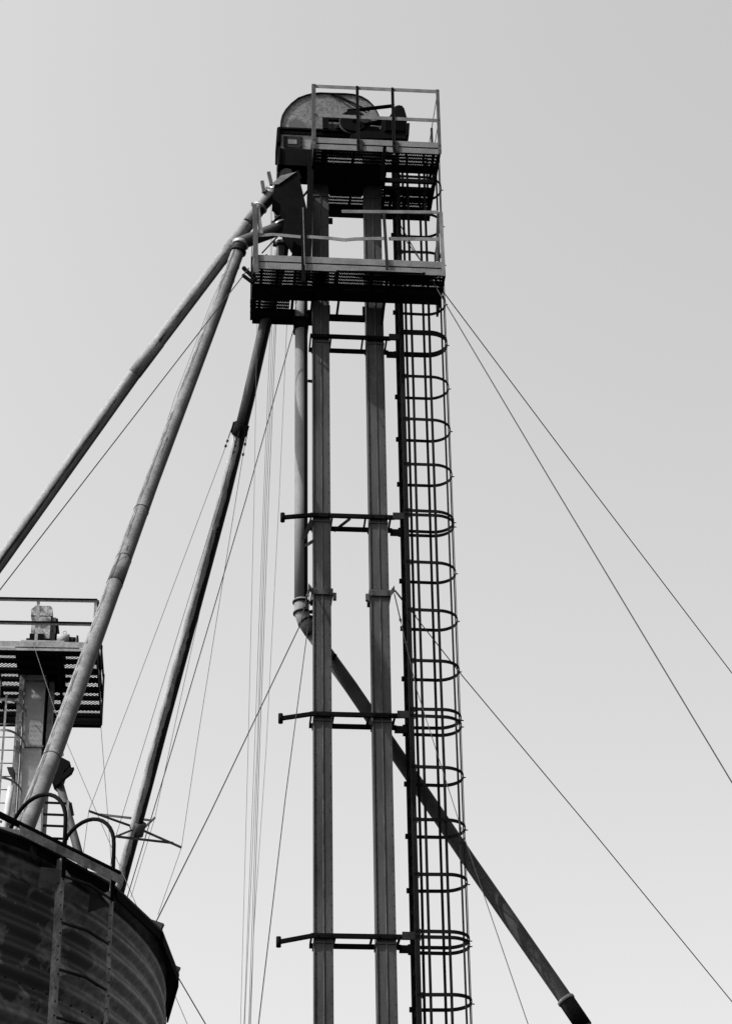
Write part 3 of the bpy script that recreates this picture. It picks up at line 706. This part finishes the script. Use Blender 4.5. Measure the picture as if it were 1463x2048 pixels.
P5 = [F1.TB(*q) for q in p5]
gnd = P5[-1] + (P5[-1]-P5[-2])*(P5[-1].z/(P5[-2].z-P5[-1].z))
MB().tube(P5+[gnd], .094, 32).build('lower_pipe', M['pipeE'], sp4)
MB().tube([P5[5]+(P5[4]-P5[5])*.03, P5[6]+(P5[6]-P5[5])*.2], .106, 28).build('sleeve', M['black'], sp4)
collar(sp4, P5[5]+(P5[4]-P5[5])*.05, P5[5]-P5[4], .100, .05, m='chute', lug=False)
q = F1.TB(671, 1309, .3); MB().bar(q, F1.TB(665, 1318, .3), .04, .04).build('bracket', M['black'], sp4)
# small fifth elbow right under the distributor
mb = MB(); mb.tube([F1.TB(598, 488, .2), F1.TB(600, 505, .22), F1.TB(598, 525, .28), F1.TB(602, 545, .3)], .09, 20); mb.build('upper_elbow', M['pipeD'], sp4)
collar(sp4, F1.TB(600, 500, .2), V((0, 0, 1)), .095, .03); collar(sp4, F1.TB(588, 513, .2), V((-.4, 0, 1)), .04, .03)

# ------------------------------------------------------------------ CABLES
def cable(label, pts, r, m='cable', cat='cable', group=None, ground=True, sag=0, name='guy_cable', clips=None):
    P = [p if isinstance(p, V) else PY(*p) for p in pts]
    if ground:
        a, b = P[-2], P[-1]
        if b.z < a.z: P.append(b + (b-a)*(b.z/(a.z-b.z)))
    if clips is None:
        mb = MB().tube(P, r, 6); return single(name, mb, M[m], label, cat, group)
    t = thing(name, label, cat, P[-1], group)
    MB().tube(P, r, 6).build('wire', M[m], t)
    d = (P[1]-P[0]).normalized(); mb = MB()
    for k in clips:
        c = P[0]+d*k; mb.bar(c-d*.02, c+d*.02, .028, .022)
    mb.tube([P[0]+d*.02, P[0]+d*(clips[-1]*.6)], r*1.8, 6)
    split(mb, 'wire_clip', M['cable'], t)
    return t
G1 = 'guy cables of the tall elevator'; 
cable('dark guy cable from the lower platform corner across the peeling spout to the left edge', [(498, 536, 27.2), (0, 1180, 24)], .007, group=G1)
cable('dark guy cable from under the lower platform beside the rusty spout to the eave', [(588, 655, 28), (491.5, 1000, 28.6), (343.7, 1500, 29.5), (256, 1790, 30)], .007, group=G1)
zbp = F1.W(LEGS[0][0]-.06, -.04, zb+.05)
cable('guy cable from the left leg band past the spout elbow to the near bin eave', [zbp, (600, 1250, 27.6), (420, 1627, 25.4), (330, 1808, 24.4)], .007, group=G1, clips=(.2, .45))
cable('steeper guy cable from the left leg band that leaves the frame at the bottom', [zbp+V((0, 0, -.05)), (616, 1250, 27.4), (570, 1600, 25), (517, 2048, 22)], .006, group=G1)
zbr = F1.W(LEGS[1][1]+.07, -.04, zb+.05)
cable('guy cable running from the right leg band through the cage to the lower right corner', [zbr, (920, 1347, 28.6), (1190, 1670, 30.5), (1463, 2004, 32)], .007, group=G1, clips=(.25, .45))
cable('steep guy cable from the right leg band through the cage down to the bottom edge', [zbr+V((0, 0, -.06)), (833, 1380, 27.2), (925, 1667, 26), (1055, 2048, 24.2)], .005, group=G1, clips=(.6, 1.1))
tp = F1.TB(792, 436, -.05); tp2 = F1.TB(796, 460, .0)
cable('right guy cable from the top of the elevator that reaches the right edge higher up', [tp2, (887, 585, 28.8), (1173, 966, 31.2), (1463, 1347, 33.5)], .0075, group=G1)
cable('right guy cable from the top of the elevator that reaches the right edge lower down', [tp, (889, 605, 27.4), (1100, 961, 26), (1463, 1566, 24)], .0075, group=G1)
G2 = 'thin lines hanging in a bundle left of the elevator'
thin = [('thin line, leftmost of the bundle hanging left of the elevator', [(514, 640), (508, 1000), (496, 1500), (481, 2048)], .0032),
        ('thin line hanging from the standoff, second from the left of the bundle', [(541, 380), (541, 645), (527, 1000), (509, 1500), (488, 2048)], .0035),
        ('thin line hanging from the upper standoff, third from the left of the bundle', [(544, 370), (543, 700), (530, 1000), (514, 1500), (489, 2048)], .0035),
        ('thin line in the middle of the bundle left of the elevator, darkest at the foot', [(549, 500), (549, 645), (533, 1000), (516, 1500), (497.5, 2048)], .0038),
        ('thin line fourth from the left where the bundle leaves the lower platform', [(553, 500), (552, 645), (537, 1000), (519, 1500), (501, 2048)], .0045),
        ('thin line, rightmost of the bundle, spreading away at the top', [(575, 500), (573.6, 645), (558, 1000), (532, 1500), (508, 1850), (499, 2048)], .0032)]
for lab, pts, r in thin:
    n = len(pts); P = [(x, y, 28.45+.05*i) for i, (x, y) in enumerate(pts)]
    cable(lab, P, r, 'thin', 'wire', G2, name='thin_wire')
G3 = 'truss wires of the third spout'
c3 = (ca+cb)/2
cable('thin truss wire from the spout clamp to the left tip of the spreader', [c3-sx*.12, PY(447, 905, 29.6), tips4['l'], PY(166, 1715, 33.6)], .004, 'thin', 'wire', G3, ground=False, name='truss_wire', clips=(.22, .3))
cable('thin truss wire from the spout clamp to the lower left tip of the spreader', [c3+sy*.12, PY(461, 925, 29.45), tips4['b'], PY(219, 1742, 33.4)], .004, 'thin', 'wire', G3, ground=False, name='truss_wire', clips=(.25, .36))
cable('thin truss wire from the spout clamp to the right tip of the spreader', [c3+sx*.12, PY(485, 915, 29.8), PY(392, 1500, 32.6), tips4['r'], PY(316, 1830, 34)], .004, 'thin', 'wire', G3, ground=False, name='truss_wire', clips=(.2, .36))
cable('thin truss wire behind the rusty spout that meets the spreader at its raised tip', [c3-sy*.12, PY(352, 1440, 33.6), tips4['t'], PY(262, 1795, 34.6)], .004, 'thin', 'wire', G3, ground=False, name='truss_wire')
cable('faint wire stretched close along the left side of the peeling spout', [PY(452, 540, 27.9), PY(424, 600, 27.8), PY(349, 797, 27.1), PY(300, 950, 26.5)], .003, 'thin', 'wire', ground=False, name='truss_wire')
# ------------------------------------------------------------------ NEAR BIN (silo)
silo = thing('grain_bin', 'dark corrugated steel grain bin with roof eave in the lower left corner', 'silo', (CX, CY, 0))
mb = MB(); seg = 180; zz = 0.0; rows = []
pit = .172; sub = 12; nz = int((ZE-.02)/pit*sub)
for k in range(nz+1):
    z_ = k*pit/sub; rr = RS + .024*math.sin(2*math.pi*k/sub)
    rows.append((rr, z_))
rows.append((RS, ZE-.005))
for rr, z_ in rows:
    for j in range(seg):
        a = 2*math.pi*j/seg; mb.v.append(V((CX+rr*math.cos(a), CY+rr*math.sin(a), z_)))
for k in range(len(rows)-1):
    for j in range(seg):
        j2 = (j+1) % seg; mb.f.append([k*seg+j, k*seg+j2, (k+1)*seg+j2, (k+1)*seg+j]); mb.sm.append(True); mb.uv.append(None)
mb.build('wall', M['silo'], silo)
# roof: faceted cone with ribs and a turned-down eave
NR = 27; RO = RS+.135; off = math.radians(-10)
mb = MB(); apex = V((CX, CY, ZE+(RS-.35)*PITCH)); i0 = 0
def cp(r, a, z): return V((CX+r*math.cos(a), CY+r*math.sin(a), z))
for j in range(NR):
    a0 = 2*math.pi*j/NR+off; a1 = 2*math.pi*(j+1)/NR+off
    zo = ZE-.06
    q = [cp(RO, a0, zo), cp(RO, a1, zo), cp(.35, a1, apex.z), cp(.35, a0, apex.z)]
    mb.quadbox([p+V((0, 0, -.02)) for p in q]+q)
roof = mb.build('roof', M['siloroof'], silo)
rb = MB()
for j in range(NR):
    a0 = 2*math.pi*j/NR+off; rb.bar(cp(RO, a0, ZE-.06+.03), cp(.35, a0, apex.z+.03), .04, .05)
rb.build('roof_rib', M['siloroof'], roof)
MB().tube([V((CX, CY, apex.z-.1)), V((CX, CY, apex.z+.35)), V((CX, CY, apex.z+.5))], [.4, .4, .1], 24).build('roof_cap', M['siloroof'], roof)
ev = MB()
for j in range(NR):
    a0 = 2*math.pi*j/NR+off+.01; a1 = 2*math.pi*(j+1)/NR+off-.01; zo = ZE-.06
    q = [cp(RO-.004, a0, zo-.1), cp(RO-.004, a1, zo-.1), cp(RO-.02, a1, zo-.1), cp(RO-.02, a0, zo-.1)]
    ev.quadbox(q+[p+V((0, 0, .079)) for p in q])
ev.build('eave_flashing', M['black'], roof)
# rim tube just above the eave
# vertical stiffener seams and bolts of the wall sheets
sv = MB()
pts_ang = []
for x, y in ():
    p = cyl(x, y, RS+.012); a = math.atan2(p.y-CY, p.x-CX); pts_ang.append(a)
for a in pts_ang[1:]:
    for da in (-.006, .006): sv.bar(cp(RS+.013, a+da, .1), cp(RS+.013, a+da, ZE-.1), .02, .006, cp(1, a, 0)-cp(0, a, 0))
for k in range(int(ZE/.84)):
    zz = k*.84+.3
    for j in range(180):
        a = 2*math.pi*j/180; 
        if -2.2 < math.atan2(math.sin(a), math.cos(a)) < .6: p = cp(RS+.008, a, zz); q = cp(RS+.022, a, zz); sv.tube([p, q], .009, 6)
sv.build('bolt_row', M['dark'], silo)

# ladder on the bin with two hooped grab rails
RL = RS+.16
pa = cyl(120, 1844, RL); pb = EYE + ray(219, 1889.5)*((pa.z-EYE.z)/ray(219, 1889.5).z)
bl = thing('bin_ladder', 'grey ladder with two arched grab rails fixed to the wall of the near grain bin', 'ladder', (pa.x, pa.y, 0))
aa = math.atan2(pa.y-CY, pa.x-CX); ab = math.atan2(pb.y-CY, pb.x-CX)
tang = (V((pb.x, pb.y, 0))-V((pa.x, pa.y, 0))).normalized(); radv = tang.cross(V((0, 0, 1))); 
if radv.dot(V((pa.x-CX, pa.y-CY, 0))) < 0: radv = -radv
topz = ZE-.12
for p, sg in ((pa, 1), (pb, -1)):
    q = V((p.x, p.y, 0)); mb = MB()
    mb.bar(q+V((0, 0, 1)), q+V((0, 0, topz)), .052, .004, radv); mb.bar(q+tang*.026*(-sg)+V((0, 0, 1))-radv*.022, q+tang*.026*(-sg)+V((0, 0, topz))-radv*.022, .004, .04, radv)
    mb.build('rail', M['siloladder'], bl)
    # holes: dark bolt heads along the rail
    hb = MB(); z_ = 5.0; k = 0
    while z_ < topz-.05:
        c = q+V((0, 0, z_))+radv*.004+tang*random.choice((-.008, .008)); hb.tube([c-radv*.001, c+radv*.004], .007, 6); z_ += .11
    split(hb, 'bolt_hole', M['black'], bl)
rung = []
zr0 = pa.z
zlist = [zr0-.378*k for k in range(-1, 18)]
for z_ in zlist:
    if z_ > topz-.05 or z_ < 1.2: continue
    a = V((pa.x, pa.y, z_)); b = V((pb.x, pb.y, z_)); mb = MB()
    rm_ = MB(); mid = a.lerp(b, .5)+V((0, 0, .022))+radv*.02; rm_.tube([a+tang*.02, a+tang*.08+V((0, 0, .008)), mid, b-tang*.08+V((0, 0, .008)), b-tang*.02], .013, 8); rg_ = rm_.build('rung', M['dark'], bl)
    for p, sg in ((a, 1), (b, -1)):                           # flared gusset ends
        base = p+tang*sg*.025
        mb.prism([base+V((0, 0, .065)), base+tang*sg*.09+V((0, 0, .012)), base+tang*sg*.09+V((0, 0, -.012)), base+V((0, 0, -.05))], radv*.004)
    split(mb, 'gusset', M['siloladder'], rg_)
for p in (pa, pb):                                            # grab rails arching over the eave
    q = V((p.x, p.y, 0)); h = .50; R_ = .29; pts = [q+V((0, 0, topz-.15))+radv*.01, q+V((0, 0, ZE+h-R_))]
    for k in range(1, 15):
        t = math.pi*k/16; pts.append(q-radv*(R_*(1-math.cos(t)))+V((0, 0, ZE+h-R_+R_*math.sin(t))))
    l = pts[-1]; pts.append(l - radv*.20 - V((0, 0, .30)))
    MB().tube(pts, .0165, 12).build('grab_rail', M['black'], bl)
for p in (pa, pb):                                            # stand-off flags
    for z_ in (ZE-.30, ZE-1.8):
        q = V((p.x, p.y, z_))-tang*.03; mb = MB()
        mb.prism([q+V((0, 0, .09)), q-tang*.17-radv*.05+V((0, 0, .06)), q-tang*.19-radv*.05+V((0, 0, -.13)), q+V((0, 0, -.02))], radv*.004)
        mb.bar(q, q-radv*.15, .03, .006); mb.build('wall_bracket', M['post'] if p is pa else M['dark'], bl)
l0 = cyl(38, 1672, RL+.02); l1 = cyl(243, 1768, RL+.02); l1.z = l0.z = (l0.z+l1.z)/2
dl = (l1-l0); l0 = V((pa.x, pa.y, topz+.045))-tang*.55+radv*.03; l1 = V((pb.x, pb.y, topz+.045))+tang*.09+radv*.03
mb = MB().bar(l0, l1, .006, .075); mb.build('step_angle', M['siloladder'], bl)
MB().tube([V((pa.x, pa.y, topz+.12))-tang*2.2-radv*.02, V((pb.x, pb.y, topz+.12))+tang*.1-radv*.02], .026, 8).build('step_rail', M['black'], bl)
# patch plates on the wall: the odd darker sheets
pts = [(355, 1950)]
q = cp(RO+.0, math.atan2(cyl(331, 2000, RS).y-CY, cyl(331, 2000, RS).x-CX), ZE-.1)
cable('short guy cable from the outer end of the near bin eave to the bottom edge', [(354, 1951, 21.4), (411, 2048, 21.6)], .006)

# ------------------------------------------------------------------ FAR ELEVATOR (left edge)
F2 = Frame(PY(42, 1490, 42), math.atan(.07))
zf = F2.LB(70, 1356, 0)[2]
fe = thing('far_elevator', 'lighter far bucket elevator on the left with a rusty head box, beyond the peeling spout', 'grain elevator', F2.W(.2, .3, 0))
lw = F2.LB(84, 1490, 0)[0]
leg = MB().box(F2, 0, lw, 0, .45, 0, zf+.1).build('leg_casing', M['far'], fe)
z1 = F2.LB(60, 1493, 0)[2]; mb = MB()
for z_ in (z1, z1-3.0, z1-6, z1-9, zf-.08): mb.box(F2, -.03, lw+.03, -.03, .48, z_-.02, z_+.02)
split(mb, 'joint_flange', M['farleg'], leg)
MB().box(F2, lw+.06, lw+.15, .1, .55, 0, zf+.1).build('leg_casing', M['farleg'], fe, 'narrow grey casing behind the wide one')
MB().box(F2, lw+.005, lw+.055, .25, .50, 0, zf+.1).build('dark_gap_fill', M['black'], fe)  # black filler stands in for the dark gap between the casings
# head box above the platform
hb0 = F2.LB(61, 1283, -.6); hb1 = F2.LB(99, 1283, -.6); ht = F2.LB(80, 1212, -.6)[2]
mb = MB(); a0, a1, bq0, bq1 = hb0[0], hb1[0], -.6, .2; zb0 = hb0[2]
mb.box(F2, a0, a1, bq0, bq1, zb0, ht-.1); mb.prism([F2.W(a0-.02, bq0-.01, ht-.22), F2.W(a1+.02, bq0-.01, ht-.22), F2.W(a1+.02, bq0-.01, ht-.05), F2.W(a1-.02, bq0-.01, ht), F2.W(a0+.06, bq0-.01, ht), F2.W(a0-.02, bq0-.01, ht-.08)], F2.v*(bq1-bq0+.02))
hb = mb.build('head_box', M['rust'], fe)
MB().box(F2, a1+.002, a1+.10, bq0+.1, bq1, zb0, ht-.2).build('side_panel', M['rust'], hb)
MB().box(F2, a1+.101, a1+.135, bq0+.1, bq1, zb0+.1, ht-.22).build('side_panel', M['black'], hb)
mb = MB().box(F2, a0-.02, a1-.12, bq0-.02, bq0-.001, zb0+.05, zb0+.17); mb.box(F2, a0-.08, a1+.02, bq0-.035, bq0-.0205, zb0+.02, zb0+.055); mb.build('base_flange', M['black'], hb)
MB().box(F2, a0-.18, a1+.3, bq0-.06, bq1, zb0-.1, zb0+.0).build('base_frame', M['far'], fe)
m0 = F2.LB(108, 1277, -.6); mr_ = .13
mb = MB(); mb.tube([F2.W(m0[0]+.06, -.5, m0[2]+.02), F2.W(m0[0]+.3, -.5, m0[2]+.02)], .12, 18); mb.build('far_motor', M['far'], fe)
mb = MB(); mb.box(F2, m0[0]-.08, m0[0]+.02, -.62, -.4, m0[2]-.06, m0[2]+.12); mb.tube([F2.W(m0[0]+.3, -.5, m0[2]), F2.W(m0[0]+.42, -.5, m0[2]-.01)], .09, 14); mb.box(F2, m0[0]-.02, m0[0]+.5, -.62, -.35, m0[2]-.14, m0[2]-.08)
mb.box(F2, m0[0]+.44, m0[0]+.48, -.6, -.4, m0[2]-.08, m0[2]+.08); mb.build('motor_base', M['dark'], fe)
rr_ = [F2.W(m0[0]+.2+.035*math.cos(t), -.5, m0[2]+.19+.035*math.sin(t)) for t in [2*math.pi*k/12 for k in range(13)]]
MB().tube(rr_, .007, 6).build('lifting_eye', M['far'], fe)
# far platform
nb = F2.LZ(165, 1303, zf); fb_ = F2.LZ(203, 1450, zf); BN, BFr = nb[1], fb_[1]
AR = (F2.LZ(203, 1450, zf)[0]); AL = AR-3.4
fp = thing('far_platform', 'wide grated platform with handrails around the head of the far left elevator', 'platform', F2.W(AR-1.5, (BN+BFr)/2, zf))
grating(F2, AL, AR, BN+.03, BFr-.03, zf+.05, [(-.05, lw+.1, -.05, .5)], .04, .012, .014, .075, True, .006, M['black'], fp)
mb = MB(); n = 8
for k in range(n+1):
    b = BN+.02+(BFr-BN-.08)*k/n; mb.box(F2, AL, AR-.012, b, b+(.10 if k % 2 else .16), zf-.02, zf+.048)
for a in (AR-.75, -.5, -1.2): mb.box(F2, a-.03, a+.03, BN+.03, BFr-.07, zf-.06, zf-.021)
mb.box(F2, AR-.011, AR+.01, BN+.02, BFr, zf-.03, zf+.2)
mb.box(F2, AL, AR-.012, BFr-.03, BFr, zf-.03, zf+.22); mb.box(F2, -.15, lw+.35, BN+.2, .6, zf+.07, zf+.3)
mb.build('floor_frame', M['black'], fp)
zz_ = lambda y: F2.LB(80, y, BN)[2]
MB().box(F2, AL, AR, BN-.01, BN, zf, zz_(1296)-.003).build('edge_channel', M['farboard'], fp)
MB().box(F2, AL, AR, BN-.02, BN-.012, zz_(1295), zz_(1284)).build('toe_board', M['farboard'], fp)
for yt in (1198, 1245):
    zt_ = zz_(yt)
    mb = MB().box(F2, AL, AR-.02, BN-.006, BN+.0, zt_-.06, zt_+.0); mb.build('handrail', M['farboard'], fp)
    MB().box(F2, AL, AR-.02, BN-.05, BN-.0065, zt_-.004, zt_+.004).build('handrail', M['black'], fp)  # top flange coloured black to paint in its shaded underside
    mb = MB().box(F2, AR-.03, AR-.024, BN, BFr, zt_-.05, zt_); mb.box(F2, AR-.0235, AR+.01, BN, BFr, zt_-.005, zt_); mb.build('handrail', M['black'], fp)
    MB().box(F2, AL, AR-.02, BFr-.006, BFr, zt_-.05, zt_).build('handrail', M['black'], fp) if yt == 0 else None
for x in (75, 190, -60):
    a = F2.LB(x, 1240, BN)[0] if x != 190 else AR-.05
    MB().box(F2, a-.03, a+.03, BN-.005, BN+.002 if x != 75 else BN-.0, zf+.1, zz_(1198)-.062).build('post', M['farboard'], fp)
for b in (BN+.9, BN+1.9, BFr-.05): MB().box(F2, AR-.02, AR+.02, b, b+.05, zf, zz_(1198)).build('post', M['black'], fp)
# far ladder with cage (partly in frame)
fl = thing('caged_ladder', 'far ladder with round hoops at the left edge under the far platform', 'ladder', F2.W(-.2, -.05, 0))
ra = F2.LB(44, 1400, -.05)[0]; rb_ = ra-.46
zt_ = F2.LB(43, 1372, -.05)[2]
for a in (ra, rb_): MB().box(F2, a-.07 if a == ra else a-.03, a+.03 if a == ra else a+.03, -.06, -.03, 0, zt_+.3).build('rail', M['farleg'], fl)
for k in range(34): MB().tube([F2.W(rb_, -.045, zt_-.28*k), F2.W(ra, -.045, zt_-.28*k)], .012, 6).build('rung', M['farleg'], fl)
fhz = [F2.LB(20, y, -.5)[2] for y in (1412, 1473, 1568, 1655)]
hc = (ra+rb_)/2; hr = .36
for z_ in fhz:
    pth = [(hc-hr*math.cos(t), -.06-.72*math.sin(t)) for t in [math.pi*k/20 for k in range(21)]]
    MB().ribbon([F2.W(a, b, z_) for a, b in pth], [F2.u*(a-hc)+F2.v*(b+.06) for a, b in pth], V((0, 0, 1)), .05, .006).build('hoop', M['farleg'], fl)
for t in (.35, .9, 1.57, 2.2, 2.8):
    a, b = hc-hr*math.cos(t), -.06-.72*math.sin(t)
    MB().box(F2, a-.02, a+.02, b-.006, b+.006, 1.5, fhz[0]+.1).build('cage_bar', M['farleg'], fl)
# far spout with valve and access rungs
fs = thing('far_spout', 'short dark spout with gate box slanting down right of the far elevator', 'pipe', PY(150, 1700, 40), None)
q0, q1 = PY(113, 1545, 41), PY(156, 1700, 40.4); dq = (q1-q0)
end = q1+dq*((q1.z)/(q0.z-q1.z))
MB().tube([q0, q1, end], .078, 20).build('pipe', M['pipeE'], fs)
mb = MB(); mb.prism([PY(x, y, 40.7) for x, y in ((121, 1513), (140, 1523), (136, 1534), (128, 1541), (121, 1563), (113, 1571), (104, 1563))], V((0, .35, 0)))
mb.prism([PY(x, y, 40.6) for x, y in ((123, 1553), (137, 1536), (148, 1534), (143, 1545), (126, 1558))], V((0, .1, 0)))
mb.tube([PY(124.5+3*math.cos(t), 1509+3*math.sin(t), 40.8) for t in [2*math.pi*k/12 for k in range(13)]], .008, 6)
mb.build('gate_box', M['black'], fs)
al = thing('access_ladder', 'small ladder frame with four rungs visible through the arched grab rail', 'ladder', PY(110, 1700, 38))
for x0_, x1_, w_ in ((86, 85, .05), (137, 131, .05)):
    a = PY(x0_, 1602, 38); b = V((a.x+(-.02), a.y, 0)); MB().bar(a, b, w_, .04).build('rail', M['farleg'], al)
for y in (1605, 1628.5, 1651, 1676, 1700): MB().bar(PY(86, y, 38), PY(137, y+2, 38), .03, .035).build('rung', M['black'], al)
mb = MB(); a = PY(141, 1606, 38); b = PY(146, 1631, 38); mb.bar(PY(134, 1605, 38), a, .03, .03); mb.bar(a, b, .03, .05); mb.build('side_loop', M['black'], al)
MB().bar(PY(78, 1625, 37.8), PY(77, 1665, 37.8), .1, .1).build('post', M['far'], al)
le = thing('far_spout', 'short pale spout at the left edge between the far ladder and the bin eave', 'pipe', PY(5, 1660, 40))
q0, q1 = PY(22, 1575, 41), PY(12, 1640, 40.6); end = q1+(q1-q0)*(q1.z/(q0.z-q1.z))
MB().tube([q0, q1, end], .06, 18).build('pipe', M['far'], le)
MB().prism([PY(x, y, 40.4) for x, y in ((14, 1534), (27, 1534), (27, 1552))], V((0, .3, 0))).build('bracket', M['dark'], le)
# lines from the far elevator
cable('thin line dropping from the right corner of the far platform', [(202, 1452, 42.5), (223, 1726, 42), (228, 1800, 42)], .0055, 'thin', 'wire', name='thin_wire')
cable('thin guy line from the front of the far platform passing behind the peeling spout', [F2.W(F2.LB(66, 1286, BN)[0], BN-.03, zz_(1286)), (113, 1429, 37), (132, 1481, 36), (262, 1785, 33)], .0055, 'thin', 'cable', name='thin_wire')
